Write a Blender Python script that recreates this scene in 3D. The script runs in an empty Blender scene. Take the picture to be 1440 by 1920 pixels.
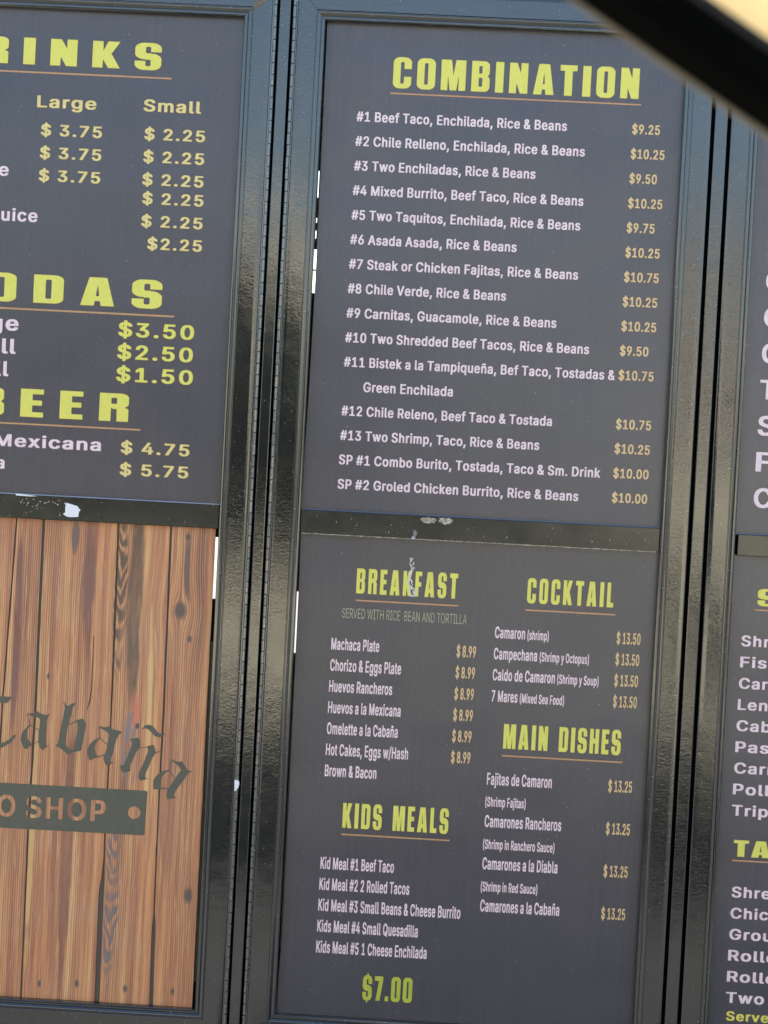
import bpy, math, random
from math import radians, sin, cos, pi
from mathutils import Matrix, Vector
from mathutils.geometry import tessellate_polygon

random.seed(7)
SC = bpy.context.scene
COL = SC.collection

# ------------------------------------------------------------------ camera
Z0 = 1.25                       # height of the lens above the ground (m); board heights below are relative to it
DIST = 3.2                      # lens to the front face of the board
R = ((0.998082, -0.032362, -0.052782), (0.033767, 0.999093, 0.02595), (0.051895, -0.027683, 0.998269))
cd = bpy.data.cameras.new('camera')
cam = bpy.data.objects.new('camera', cd)
COL.objects.link(cam)
cd.sensor_fit = 'HORIZONTAL'
cd.sensor_width = 36.0
cd.lens = 100.0
cd.clip_start = 0.05
cd.clip_end = 600.0
cam.matrix_world = Matrix(((R[0][0], R[0][2], -R[0][1], 0.0), (R[1][0], R[1][2], -R[1][1], -DIST),
                           (R[2][0], R[2][2], -R[2][1], Z0), (0, 0, 0, 1)))
cd.dof.use_dof = True
cd.dof.focus_distance = DIST
cd.dof.aperture_fstop = 34.0
SC.camera = cam

# ------------------------------------------------------------------ daylight (sun stands behind the board)
SUN_EL, SUN_AZ = radians(52), radians(-25)      # azimuth from +Y (behind the board) towards +X
w = bpy.data.worlds.new('World')
SC.world = w
w.use_nodes = True
nt = w.node_tree
sky = nt.nodes.new('ShaderNodeTexSky')
sky.sky_type = 'NISHITA'
sky.sun_disc = False
sky.sun_elevation = SUN_EL
sky.sun_rotation = SUN_AZ
sky.air_density = 1.0
sky.dust_density = 1.2
bgn = nt.nodes['Background']
nt.links.new(sky.outputs[0], bgn.inputs[0])
bgn.inputs[1].default_value = 0.07
sd = bpy.data.lights.new('sun', 'SUN')
sd.energy = 5.0
sd.angle = radians(0.5)
sd.color = (1.0, 0.95, 0.88)
sun = bpy.data.objects.new('sun', sd)
COL.objects.link(sun)
tosun = Vector((sin(SUN_AZ) * cos(SUN_EL), cos(SUN_AZ) * cos(SUN_EL), sin(SUN_EL)))
sun.rotation_euler = tosun.to_track_quat('Z', 'Y').to_euler()
SC.view_settings.view_transform = 'Standard'
SC.view_settings.look = 'None'
SC.view_settings.gamma = 1.0
SC.view_settings.exposure = 2.5
SC.cycles.max_bounces = 8

# ------------------------------------------------------------------ material helpers
def mat(name, col=(0.5, 0.5, 0.5), rough=0.5, spec=0.5, metal=0.0, coat=0.0, coat_rough=0.1):
    m = bpy.data.materials.new(name)
    m.use_nodes = True
    b = m.node_tree.nodes['Principled BSDF']
    b.inputs['Base Color'].default_value = (*col, 1)
    b.inputs['Roughness'].default_value = rough
    b.inputs['Specular IOR Level'].default_value = spec
    b.inputs['Metallic'].default_value = metal
    b.inputs['Coat Weight'].default_value = coat
    b.inputs['Coat Roughness'].default_value = coat_rough
    return m


class NT:
    """small helper to wire shader nodes"""
    def __init__(s, m):
        s.m = m; s.t = m.node_tree; s.b = s.t.nodes['Principled BSDF']
    def n(s, kind, **kw):
        x = s.t.nodes.new(kind)
        for k, v in kw.items():
            if k.startswith('i_'):
                x.inputs[k[2:].replace('_', ' ')].default_value = v
            else:
                setattr(x, k, v)
        return x
    def l(s, a, b):
        s.t.links.new(a, b)
    def pos(s, scale=(1, 1, 1), loc=(0, 0, 0)):
        g = s.n('ShaderNodeNewGeometry')
        mp = s.n('ShaderNodeMapping')
        mp.inputs['Scale'].default_value = scale
        mp.inputs['Location'].default_value = loc
        s.l(g.outputs['Position'], mp.inputs['Vector'])
        return mp.outputs[0]
    def noise(s, v, scale, detail=2, rough=0.5, dist=0.0):
        x = s.n('ShaderNodeTexNoise')
        x.inputs['Scale'].default_value = scale
        x.inputs['Detail'].default_value = detail
        x.inputs['Roughness'].default_value = rough
        x.inputs['Distortion'].default_value = dist
        s.l(v, x.inputs['Vector'])
        return x.outputs['Fac']
    def ramp(s, v, stops):
        r = s.n('ShaderNodeValToRGB')
        e = r.color_ramp.elements
        while len(e) < len(stops):
            e.new(0.5)
        for q, (p, c) in zip(e, stops):
            q.position = p
            q.color = (*c, 1) if isinstance(c, tuple) else (c, c, c, 1)
        s.l(v, r.inputs[0])
        return r.outputs[0]
    def math(s, op, a, b=None, c=None, clamp=False):
        x = s.n('ShaderNodeMath', operation=op, use_clamp=clamp)
        for i, v in enumerate((a, b, c)):
            if v is None:
                continue
            if isinstance(v, (int, float)):
                x.inputs[i].default_value = v
            else:
                s.l(v, x.inputs[i])
        return x.outputs[0]
    def mix(s, f, a, b, mode='MIX'):
        x = s.n('ShaderNodeMix', data_type='RGBA', blend_type=mode)
        if isinstance(f, (int, float)):
            x.inputs[0].default_value = f
        else:
            s.l(f, x.inputs[0])
        for i, v in ((6, a), (7, b)):
            if isinstance(v, tuple):
                x.inputs[i].default_value = (*v, 1)
            else:
                s.l(v, x.inputs[i])
        return x.outputs[2]
    def specks(s, scale, size, keep, seed=0.0):
        """sparse small dots: 1 inside a dot"""
        v = s.n('ShaderNodeTexVoronoi')
        v.inputs['Scale'].default_value = scale
        s.l(s.pos(loc=(seed, seed * 0.7, seed * 1.3)), v.inputs['Vector'])
        near = s.math('LESS_THAN', v.outputs['Distance'], size)
        sep = s.n('ShaderNodeSeparateColor')
        s.l(v.outputs['Color'], sep.inputs[0])
        some = s.math('LESS_THAN', sep.outputs[0], keep)
        return s.math('MULTIPLY', near, some)
    def bump(s, h, dist, strength=1.0, normal=None):
        b = s.n('ShaderNodeBump')
        b.inputs['Distance'].default_value = dist
        b.inputs['Strength'].default_value = strength
        s.l(h, b.inputs['Height'])
        if normal is not None:
            s.l(normal, b.inputs['Normal'])
        return b.outputs[0]


# black gloss paint with an uneven, faintly rippled surface, dust and chips
def paint(name, col, bump=0.00018, rough=0.10, spec=1.0):
    m = mat(name, col, rough, spec)
    m.node_tree.nodes['Principled BSDF'].inputs['IOR'].default_value = 1.55
    k = NT(m)
    p = k.pos(scale=(1.0, 1.0, 1.45))
    area = k.ramp(k.noise(k.pos(), 4.0, 2), [(0.36, 0.25), (0.62, 1.0)])
    h = k.noise(p, 210.0, 2, 0.55, 0.6)
    wide = k.noise(k.pos(), 30.0, 2)
    hh = k.math('ADD', k.math('MULTIPLY', h, area), k.math('MULTIPLY', wide, 1.6))
    k.l(k.bump(hh, bump), k.b.inputs['Normal'])
    d1 = k.specks(130, 0.075, 0.06)
    d2 = k.specks(320, 0.13, 0.05, 3.1)
    dust = k.math('MAXIMUM', d1, d2)
    soil = k.ramp(k.noise(k.pos(), 55.0, 5, 0.65), [(0.56, 0.0), (0.85, 0.22)])
    c = k.mix(soil, col, (0.05, 0.048, 0.04))
    c = k.mix(dust, c, (0.42, 0.41, 0.38))
    k.l(c, k.b.inputs['Base Color'])
    r = k.math('ADD', k.math('MULTIPLY', k.noise(k.pos(), 18.0, 4), 0.16), rough - 0.06)
    k.l(k.math('ADD', r, k.math('MULTIPLY', soil, 0.5)), k.b.inputs['Roughness'])
    return m


FRAME = paint('black_gloss_paint', (0.007, 0.010, 0.010))
BEAD = paint('black_bead_paint', (0.012, 0.015, 0.015), bump=0.00005, rough=0.12)
RAILP = paint('black_rail_paint', (0.010, 0.013, 0.012), bump=0.00010, rough=0.17, spec=0.6)


# printed sheet, faded black
def print_sheet(name, col, tint):
    m = mat(name, col, 0.42, 0.82)
    k = NT(m)
    streak = k.noise(k.pos(scale=(160, 1, 1.2)), 1.0, 3, 0.6)
    cloud = k.noise(k.pos(), 3.0, 3)
    f = k.math('ADD', k.math('MULTIPLY', streak, 0.45), k.math('MULTIPLY', cloud, 0.75))
    c = k.mix(k.ramp(f, [(0.40, 0.0), (0.78, 1.0)]), col, tint)
    grain = k.noise(k.pos(), 900.0, 2, 0.7)
    c = k.mix(0.30, c, k.ramp(grain, [(0.3, 0.012), (0.7, 0.10)]))
    dirt = k.math('MAXIMUM', k.specks(75, 0.05, 0.22, 1.7), k.specks(210, 0.09, 0.09, 5.3))
    c = k.mix(dirt, c, (0.36, 0.35, 0.34))
    k.l(c, k.b.inputs['Base Color'])
    k.l(k.math('ADD', k.math('MULTIPLY', k.noise(k.pos(), 22.0, 4), 0.12), 0.26), k.b.inputs['Roughness'])
    k.l(k.bump(k.noise(k.pos(), 5.0, 2), 0.004), k.b.inputs['Normal'])
    return m


SHEET = print_sheet('menu_print_black', (0.023, 0.028, 0.050), (0.056, 0.048, 0.068))


def ink(name, a, b, rough=0.42):
    m = mat(name, a, rough, 0.5)
    k = NT(m)
    f = k.ramp(k.noise(k.pos(), 120.0, 4, 0.6), [(0.35, 0.0), (0.7, 1.0)])
    c = k.mix(f, a, b)
    c = k.mix(k.specks(240, 0.11, 0.10, 2.2), c, (0.25, 0.22, 0.18))
    k.l(c, k.b.inputs['Base Color'])
    return m


INK = {
    'heading': ink('ink_yellow_green', (0.78, 0.73, 0.135), (0.73, 0.69, 0.12)),
    'heading2': ink('ink_green', (0.50, 0.54, 0.06), (0.43, 0.48, 0.05)),
    'white': ink('ink_pale_pink', (0.88, 0.74, 0.76), (0.78, 0.61, 0.64)),
    'price': ink('ink_cream_yellow', (0.78, 0.57, 0.28), (0.69, 0.49, 0.23)),
    'price2': ink('ink_golden_yellow', (0.82, 0.68, 0.26), (0.72, 0.58, 0.21)),
    'note': ink('ink_olive', (0.44, 0.42, 0.27), (0.30, 0.29, 0.19)),
    'line': ink('ink_orange', (0.58, 0.33, 0.15), (0.46, 0.27, 0.13)),
}
HALO = ink('ink_red_fringe', (0.20, 0.062, 0.05), (0.15, 0.06, 0.05))
OLIVE = ink('ink_dark_olive', (0.105, 0.106, 0.080), (0.09, 0.090, 0.068))
BLACK = mat('cabinet_inside_black', (0.008, 0.008, 0.009), 0.8, 0.2)


# ------------------------------------------------------------------ object helpers
ORG = {}


def tag(o, label=None, cat=None, group=None, kind=None):
    if label: o['label'] = label
    if cat: o['category'] = cat
    if group: o['group'] = group
    if kind: o['kind'] = kind
    return o


def empty(name, loc, label, cat, group=None):
    o = bpy.data.objects.new(name, None)
    o.empty_display_size = 0.1
    COL.objects.link(o)
    o.location = loc
    ORG[o] = Vector(loc)
    return tag(o, label, cat, group)


def make(name, verts, faces, mats, parent=None, mi=None, smooth=False):
    """one mesh object from world coordinates; its origin is put at the middle of its box"""
    lo = [min(v[i] for v in verts) for i in range(3)]
    hi = [max(v[i] for v in verts) for i in range(3)]
    c = Vector([(a + b) / 2 for a, b in zip(lo, hi)])
    me = bpy.data.meshes.new(name)
    me.from_pydata([(v[0] - c[0], v[1] - c[1], v[2] - c[2]) for v in verts], [], faces)
    for m in (mats if isinstance(mats, (list, tuple)) else [mats]):
        me.materials.append(m)
    if mi:
        for p, i in zip(me.polygons, mi):
            p.material_index = i
    if smooth:
        for p in me.polygons:
            p.use_smooth = True
    me.update()
    o = bpy.data.objects.new(name, me)
    COL.objects.link(o)
    ORG[o] = c
    if parent:
        o.parent = parent
        o.location = c - ORG[parent]
    else:
        o.location = c
    return o


def bw(u, wz, y):
    """board millimetres (u across, wz up from lens height, y back from the frame's face) to world metres"""
    return (u / 1000.0, y / 1000.0, Z0 + wz / 1000.0)


def box_vf(u0, u1, w0, w1, y0, y1, bev=0.0):
    """bevelled board-space box, front at y0"""
    b = bev
    V = [(u0, w0, y1), (u1, w0, y1), (u1, w1, y1), (u0, w1, y1),
         (u0, w0, y0 + b), (u1, w0, y0 + b), (u1, w1, y0 + b), (u0, w1, y0 + b)]
    F = [(0, 1, 2, 3), (4, 5, 1, 0), (5, 6, 2, 1), (6, 7, 3, 2), (7, 4, 0, 3)]
    if b > 0:
        V += [(u0 + b, w0 + b, y0), (u1 - b, w0 + b, y0), (u1 - b, w1 - b, y0), (u0 + b, w1 - b, y0)]
        F += [(8, 9, 5, 4), (9, 10, 6, 5), (10, 11, 7, 6), (11, 8, 4, 7), (11, 10, 9, 8)]
    else:
        F += [(7, 6, 5, 4)]
    return [bw(*v) for v in V], F


def bbox(name, u0, u1, w0, w1, y0, y1, m, parent, bev=0.0):
    v, f = box_vf(u0, u1, w0, w1, y0, y1, bev)
    return make(name, v, f, m, parent)


# ------------------------------------------------------------------ lettering
FONT_BOLD = {
    '#': (953, [[828, 995, 652, 998, 636, 993, 624, 967, 587, 744, 576, 737, 466, 737, 451, 744, 489, 957, 486, 987, 466, 998, 292, 996, 274, 976, 232, 740, 101, 737, 86, 726, 69, 640, 74, 597, 86, 590, 202, 590, 208, 583, 176, 408, 36, 404, 24, 389, 9, 308, 9, 280, 21, 265, 148, 261, 114, 47, 114, 19, 125, 5, 302, 2, 316, 7, 329, 28, 368, 256, 382, 263, 486, 263, 502, 256, 464, 47, 466, 13, 486, 2, 666, 4, 679, 19, 722, 260, 852, 263, 866, 274, 884, 355, 879, 398, 866, 405, 752, 406, 745, 412, 776, 587, 918, 592, 929, 607, 944, 697, 942, 725, 932, 735, 816, 737, 804, 744, 839, 948, 839, 981], [397, 408, 394, 422, 426, 587, 556, 588, 559, 578, 526, 408]]),
    '$': (966, [[402, 1135, 384, 1118, 382, 1010, 282, 982, 192, 931, 146, 888, 110, 829, 94, 782, 89, 735, 100, 640, 144, 564, 176, 533, 242, 492, 382, 440, 382, 180, 365, 185, 332, 217, 302, 294, 286, 305, 81, 305, 66, 294, 64, 251, 85, 175, 105, 137, 172, 64, 252, 18, 382, -15, 384, -118, 392, -130, 406, -135, 562, -135, 579, -118, 582, -14, 656, -1, 726, 22, 793, 62, 839, 104, 888, 185, 904, 280, 899, 341, 883, 393, 862, 428, 819, 474, 762, 513, 704, 540, 582, 579, 580, 815, 592, 818, 622, 793, 638, 768, 651, 720, 666, 709, 872, 709, 887, 720, 889, 744, 873, 820, 853, 858, 829, 891, 782, 936, 686, 987, 582, 1010, 579, 1118, 572, 1130, 556, 1135], [585, 175, 579, 185, 579, 370, 586, 380, 623, 360, 649, 336, 668, 284, 642, 217, 613, 190], [376, 813, 384, 801, 384, 659, 376, 648, 345, 673, 330, 701, 327, 725, 345, 782]]),
    '&': (968, [[952, 7, 959, 19, 957, 43, 835, 190, 868, 251, 889, 313, 899, 374, 894, 460, 876, 467, 686, 465, 676, 455, 674, 412, 667, 384, 662, 384, 551, 512, 556, 523, 612, 562, 684, 630, 713, 673, 728, 711, 734, 739, 734, 825, 723, 863, 693, 915, 652, 955, 606, 982, 512, 1007, 332, 1002, 292, 992, 242, 968, 194, 929, 165, 891, 139, 815, 139, 716, 155, 664, 175, 626, 235, 545, 149, 474, 109, 431, 71, 372, 59, 332, 54, 289, 59, 213, 80, 152, 105, 114, 146, 69, 192, 37, 242, 13, 322, -7, 372, -12, 536, -7, 632, 18, 676, 38, 722, 3, 936, 2], [542, 190, 482, 155, 426, 140, 372, 156, 342, 173, 305, 218, 290, 270, 306, 322, 329, 355, 362, 385, 376, 386, 529, 213], [416, 673, 380, 725, 369, 777, 394, 829, 442, 854, 482, 831, 504, 777, 474, 716]]),
    '(': (625, [[552, 1053, 356, 1055, 336, 1044, 280, 943, 235, 829, 204, 725, 174, 578, 164, 479, 164, 346, 189, 180, 205, 118, 265, -38, 320, -142, 339, -171, 352, -177, 546, -177, 564, -161, 563, -137, 455, 104, 419, 227, 399, 346, 399, 488, 429, 659, 485, 844, 563, 1014, 564, 1038]]),
    ')': (625, [[76, 1053, 64, 1038, 65, 1009, 133, 863, 199, 645, 224, 502, 229, 379, 219, 289, 183, 142, 123, -14, 65, -133, 64, -161, 81, -177, 272, -177, 293, -161, 353, -52, 403, 66, 434, 171, 459, 322, 459, 502, 449, 592, 403, 791, 373, 877, 342, 950, 292, 1039, 272, 1054]]),
    ',': (457, [[76, -219, 246, -220, 266, -205, 369, 147, 367, 171, 358, 180, 142, 182, 121, 167, 64, -166, 64, -204]]),
    '.': (457, [[373, 62, 374, 133, 368, 152, 346, 182, 296, 210, 176, 211, 152, 205, 114, 180, 90, 142, 84, 109, 90, 62, 124, 19, 156, -1, 186, -7, 282, -7, 306, -1, 339, 19]]),
    '/': (578, [[31, -138, 222, -140, 243, -118, 558, 991, 559, 1024, 546, 1039, 356, 1040, 335, 1019, 20, -90, 19, -123]]),
    '0': (979, [[386, 1007, 316, 987, 252, 950, 176, 874, 135, 801, 99, 692, 84, 588, 84, 412, 94, 332, 115, 246, 155, 156, 214, 81, 260, 43, 326, 8, 386, -7, 436, -12, 592, -7, 662, 13, 746, 64, 798, 118, 843, 194, 879, 303, 894, 403, 894, 592, 884, 668, 863, 754, 823, 844, 759, 924, 703, 967, 652, 992, 592, 1007, 542, 1012], [496, 149, 462, 155, 426, 174, 380, 223, 340, 308, 314, 455, 319, 597, 350, 720, 396, 799, 432, 830, 486, 854, 532, 840, 568, 815, 608, 763, 643, 678, 664, 555, 659, 398, 623, 265, 572, 190, 546, 170]]),
    '1': (979, [[862, 7, 869, 19, 869, 128, 858, 147, 652, 149, 639, 156, 637, 986, 616, 998, 386, 996, 162, 835, 159, 692, 164, 678, 176, 671, 262, 672, 386, 759, 402, 763, 404, 156, 392, 149, 152, 148, 139, 133, 141, 14, 162, 2, 846, 2]]),
    '2': (979, [[125, 5, 842, 2, 862, 14, 864, 137, 852, 152, 435, 156, 724, 450, 798, 545, 838, 630, 849, 687, 849, 749, 833, 825, 808, 872, 774, 915, 696, 973, 622, 1001, 552, 1012, 426, 1012, 356, 1002, 306, 987, 250, 957, 189, 905, 160, 867, 135, 820, 119, 754, 119, 692, 132, 677, 336, 677, 347, 687, 355, 744, 382, 798, 416, 830, 482, 855, 542, 835, 584, 806, 608, 768, 619, 716, 598, 645, 539, 559, 116, 129, 114, 19]]),
    '3': (979, [[135, 995, 124, 981, 124, 867, 136, 848, 518, 844, 509, 825, 301, 602, 299, 479, 316, 462, 476, 457, 516, 446, 566, 423, 599, 393, 618, 365, 634, 318, 634, 280, 628, 251, 608, 213, 576, 183, 522, 155, 472, 145, 412, 160, 356, 192, 330, 227, 312, 284, 302, 295, 91, 296, 76, 284, 74, 251, 85, 199, 110, 142, 142, 102, 216, 42, 292, 8, 362, -7, 412, -12, 586, -7, 666, 13, 726, 42, 804, 104, 853, 180, 869, 242, 869, 351, 863, 379, 846, 424, 818, 469, 756, 528, 682, 570, 582, 591, 579, 597, 827, 867, 827, 986, 806, 998]]),
    '4': (979, [[696, 996, 496, 998, 474, 986, 69, 336, 69, 213, 81, 198, 541, 194, 544, 19, 562, 3, 763, 5, 774, 19, 776, 194, 892, 197, 909, 213, 909, 332, 904, 346, 892, 353, 782, 354, 774, 360, 774, 626, 756, 642, 566, 642, 546, 632, 541, 355, 352, 353, 339, 360, 703, 948, 709, 981]]),
    '5': (979, [[806, 996, 202, 998, 180, 986, 119, 507, 121, 482, 136, 472, 222, 462, 336, 462, 406, 499, 462, 514, 482, 513, 542, 489, 584, 455, 618, 398, 634, 336, 623, 270, 592, 212, 542, 170, 492, 150, 446, 155, 386, 187, 355, 227, 337, 280, 326, 290, 132, 291, 116, 287, 109, 275, 109, 223, 145, 133, 194, 76, 256, 32, 342, -1, 412, -12, 536, -12, 606, -2, 672, 18, 723, 47, 786, 102, 818, 142, 848, 199, 859, 237, 869, 299, 869, 365, 859, 427, 843, 474, 794, 555, 732, 612, 672, 646, 632, 660, 576, 671, 416, 671, 382, 665, 374, 678, 389, 815, 402, 846, 796, 846, 812, 851, 819, 863, 819, 976]]),
    '6': (979, [[716, 996, 506, 998, 489, 991, 230, 635, 185, 564, 140, 474, 114, 370, 114, 280, 130, 204, 165, 133, 206, 83, 282, 27, 326, 8, 426, -12, 546, -12, 616, -2, 666, 13, 726, 46, 766, 78, 803, 118, 838, 175, 864, 275, 864, 360, 848, 441, 803, 521, 746, 576, 682, 612, 606, 632, 500, 635, 525, 678, 727, 953, 729, 981], [492, 145, 442, 160, 394, 194, 355, 261, 344, 318, 355, 379, 396, 447, 442, 477, 486, 491, 532, 479, 589, 436, 618, 389, 634, 322, 618, 251, 582, 193, 536, 160]]),
    '7': (979, [[192, 4, 406, 3, 428, 19, 868, 848, 869, 981, 856, 996, 132, 998, 111, 986, 109, 863, 121, 848, 592, 846, 604, 839, 182, 45, 179, 19]]),
    '8': (979, [[352, 1001, 296, 982, 232, 945, 176, 892, 140, 829, 129, 782, 129, 687, 135, 659, 165, 592, 232, 526, 154, 460, 105, 379, 89, 294, 100, 194, 130, 133, 156, 102, 222, 46, 292, 13, 346, -2, 426, -12, 556, -12, 656, 4, 722, 27, 786, 69, 848, 133, 873, 180, 884, 218, 889, 299, 868, 389, 848, 427, 814, 469, 746, 526, 806, 586, 838, 645, 849, 697, 849, 777, 838, 825, 823, 858, 786, 908, 728, 957, 672, 987, 596, 1007, 552, 1012, 422, 1012], [329, 261, 330, 313, 345, 351, 372, 385, 422, 418, 486, 438, 532, 428, 592, 396, 628, 355, 649, 303, 643, 246, 619, 204, 566, 165, 502, 145, 476, 145, 422, 160, 372, 189, 350, 213], [492, 595, 454, 602, 396, 637, 376, 668, 360, 725, 375, 782, 394, 810, 436, 840, 486, 855, 542, 840, 576, 817, 608, 768, 614, 739, 613, 701, 584, 645, 542, 610]]),
    '9': (979, [[262, 4, 472, 2, 489, 9, 763, 389, 818, 483, 843, 540, 864, 635, 864, 711, 854, 773, 838, 820, 796, 888, 734, 948, 652, 992, 552, 1012, 432, 1012, 362, 1002, 312, 987, 250, 953, 189, 900, 155, 853, 130, 801, 114, 730, 114, 630, 130, 559, 176, 477, 232, 424, 296, 388, 372, 368, 478, 365, 251, 47, 249, 19], [486, 855, 532, 842, 579, 810, 618, 749, 634, 682, 628, 640, 596, 572, 556, 534, 492, 509, 446, 521, 389, 564, 360, 611, 344, 678, 360, 749, 396, 807, 442, 840]]),
    'A': (1031, [[1004, 9, 1009, 38, 993, 85, 643, 986, 622, 998, 396, 996, 370, 953, 30, 66, 26, 14, 46, 2, 246, 2, 262, 7, 355, 256, 366, 267, 656, 268, 672, 261, 772, 7, 786, 2, 986, 2], [512, 679, 523, 664, 608, 431, 602, 420, 432, 419, 420, 427]]),
    'B': (985, [[116, 993, 109, 976, 111, 13, 132, 2, 622, 3, 716, 18, 813, 62, 878, 123, 897, 156, 919, 232, 919, 336, 903, 393, 864, 455, 822, 495, 778, 521, 843, 583, 868, 626, 879, 664, 879, 782, 863, 834, 832, 888, 782, 936, 746, 958, 642, 993, 602, 998, 132, 998], [346, 431, 502, 434, 542, 429, 586, 414, 638, 384, 672, 339, 687, 284, 678, 242, 656, 207, 606, 174, 546, 159, 347, 156], [346, 584, 347, 844, 522, 841, 576, 826, 614, 801, 638, 763, 649, 711, 633, 664, 602, 623, 552, 596, 486, 581]]),
    'C': (1091, [[842, 954, 736, 996, 636, 1012, 512, 1012, 402, 996, 326, 968, 256, 926, 179, 853, 130, 782, 95, 701, 69, 573, 69, 427, 84, 336, 120, 237, 162, 169, 226, 97, 306, 42, 372, 13, 456, -7, 632, -12, 732, 3, 802, 27, 878, 71, 949, 137, 983, 185, 1023, 280, 1029, 313, 1024, 341, 1006, 348, 812, 348, 791, 336, 778, 294, 742, 235, 676, 184, 616, 160, 572, 152, 496, 170, 422, 211, 376, 259, 340, 318, 309, 417, 304, 550, 320, 630, 340, 682, 396, 765, 426, 793, 496, 830, 572, 848, 616, 840, 676, 816, 742, 765, 778, 706, 791, 664, 802, 653, 1006, 652, 1024, 659, 1028, 697, 1003, 777, 983, 815, 946, 865, 882, 926]]),
    'D': (1075, [[116, 7, 132, 2, 562, 2, 662, 17, 716, 32, 782, 61, 836, 97, 906, 164, 958, 246, 994, 355, 1004, 417, 1004, 588, 983, 692, 952, 768, 889, 858, 818, 919, 722, 968, 672, 983, 582, 997, 132, 998, 111, 987, 109, 24], [347, 156, 344, 839, 356, 846, 432, 846, 552, 830, 632, 797, 672, 770, 708, 730, 738, 678, 764, 597, 774, 526, 774, 474, 758, 379, 743, 336, 702, 264, 656, 221, 612, 193, 562, 174, 492, 159]]),
    'E': (911, [[828, 5, 839, 19, 839, 133, 826, 152, 356, 154, 347, 156, 344, 166, 347, 427, 782, 429, 794, 436, 799, 450, 799, 564, 786, 579, 347, 583, 346, 843, 816, 848, 829, 863, 826, 987, 806, 998, 120, 995, 109, 976, 111, 13, 132, 2]]),
    'F': (894, [[121, 4, 322, 2, 342, 14, 347, 412, 756, 415, 776, 425, 779, 550, 766, 565, 347, 569, 344, 834, 346, 843, 356, 846, 812, 848, 824, 867, 824, 981, 813, 995, 132, 998, 111, 987, 109, 24]]),
    'G': (1111, [[356, 982, 265, 934, 194, 872, 140, 801, 90, 687, 69, 573, 69, 427, 85, 332, 115, 246, 172, 155, 234, 90, 296, 46, 372, 13, 456, -7, 632, -12, 736, 3, 786, 18, 846, 46, 919, 100, 973, 161, 1006, 221, 1029, 289, 1039, 351, 1036, 518, 1016, 528, 566, 528, 552, 523, 544, 512, 544, 393, 555, 374, 786, 372, 796, 370, 799, 360, 778, 289, 724, 213, 662, 174, 572, 151, 496, 170, 440, 199, 394, 237, 348, 303, 320, 370, 304, 450, 304, 550, 320, 630, 355, 711, 394, 763, 426, 794, 472, 821, 546, 846, 592, 846, 642, 830, 712, 789, 758, 735, 791, 664, 806, 652, 1016, 653, 1029, 668, 1029, 706, 1008, 768, 962, 845, 889, 919, 846, 949, 776, 982, 706, 1002, 626, 1012, 452, 1007]]),
    'H': (1104, [[992, 7, 999, 24, 999, 976, 994, 991, 976, 998, 782, 998, 761, 986, 756, 592, 356, 590, 347, 592, 344, 602, 342, 986, 322, 998, 132, 998, 116, 993, 109, 976, 109, 24, 114, 9, 132, 2, 322, 2, 342, 14, 347, 431, 746, 434, 756, 431, 759, 422, 761, 14, 782, 2, 976, 2]]),
    'I': (679, [[61, 996, 49, 976, 49, 867, 54, 853, 71, 846, 212, 846, 219, 839, 219, 166, 212, 154, 71, 154, 56, 149, 49, 133, 51, 14, 71, 2, 616, 4, 629, 24, 629, 133, 624, 147, 606, 154, 466, 154, 459, 161, 459, 834, 466, 846, 606, 846, 622, 851, 629, 867, 627, 986, 606, 998]]),
    'J': (867, [[746, 996, 546, 998, 526, 986, 524, 289, 513, 237, 478, 180, 442, 158, 412, 149, 392, 151, 342, 178, 320, 199, 300, 242, 289, 355, 276, 370, 76, 372, 56, 360, 54, 246, 75, 161, 119, 90, 152, 59, 206, 23, 256, 4, 352, -12, 462, -12, 536, -2, 589, 14, 648, 47, 699, 95, 723, 128, 743, 171, 759, 242, 759, 976]]),
    'K': (1005, [[972, 7, 979, 24, 973, 52, 591, 564, 974, 953, 979, 976, 974, 991, 956, 998, 712, 996, 352, 629, 344, 640, 342, 986, 322, 998, 132, 998, 116, 993, 109, 976, 109, 24, 114, 9, 132, 2, 322, 2, 339, 9, 344, 24, 344, 318, 384, 365, 426, 400, 726, 7, 742, 2, 956, 2]]),
    'L': (860, [[121, 996, 109, 976, 111, 13, 132, 2, 798, 5, 809, 19, 809, 133, 796, 152, 346, 157, 344, 981, 326, 997]]),
    'M': (1323, [[1206, 993, 1192, 998, 946, 998, 929, 991, 662, 350, 394, 991, 376, 998, 132, 998, 116, 993, 109, 976, 109, 24, 114, 9, 132, 2, 316, 2, 337, 14, 342, 500, 358, 474, 545, 24, 562, 4, 752, 2, 769, 9, 965, 483, 976, 495, 981, 14, 1002, 2, 1192, 2, 1206, 7, 1214, 24, 1214, 976]]),
    'N': (1117, [[116, 993, 109, 976, 109, 24, 114, 9, 132, 2, 322, 2, 342, 14, 346, 604, 358, 597, 754, 9, 772, 2, 986, 2, 1002, 7, 1009, 24, 1009, 976, 1004, 991, 986, 998, 796, 998, 776, 986, 772, 391, 735, 436, 364, 991, 346, 998, 132, 998]]),
    'O': (1136, [[792, 23, 878, 71, 954, 142, 993, 194, 1043, 303, 1064, 393, 1069, 550, 1054, 654, 1023, 749, 972, 836, 889, 919, 822, 963, 766, 987, 682, 1007, 512, 1012, 406, 997, 346, 977, 260, 929, 184, 858, 126, 773, 95, 701, 69, 573, 69, 431, 85, 332, 120, 237, 176, 150, 226, 97, 306, 42, 372, 13, 456, -7, 622, -12, 732, 3], [592, 846, 644, 829, 712, 793, 773, 725, 803, 668, 824, 602, 834, 540, 834, 460, 824, 398, 803, 332, 773, 275, 744, 237, 712, 207, 642, 170, 592, 154, 546, 154, 494, 171, 425, 209, 394, 237, 350, 299, 320, 370, 309, 417, 304, 550, 330, 659, 350, 701, 394, 763, 426, 793, 496, 830, 546, 846]]),
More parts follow.
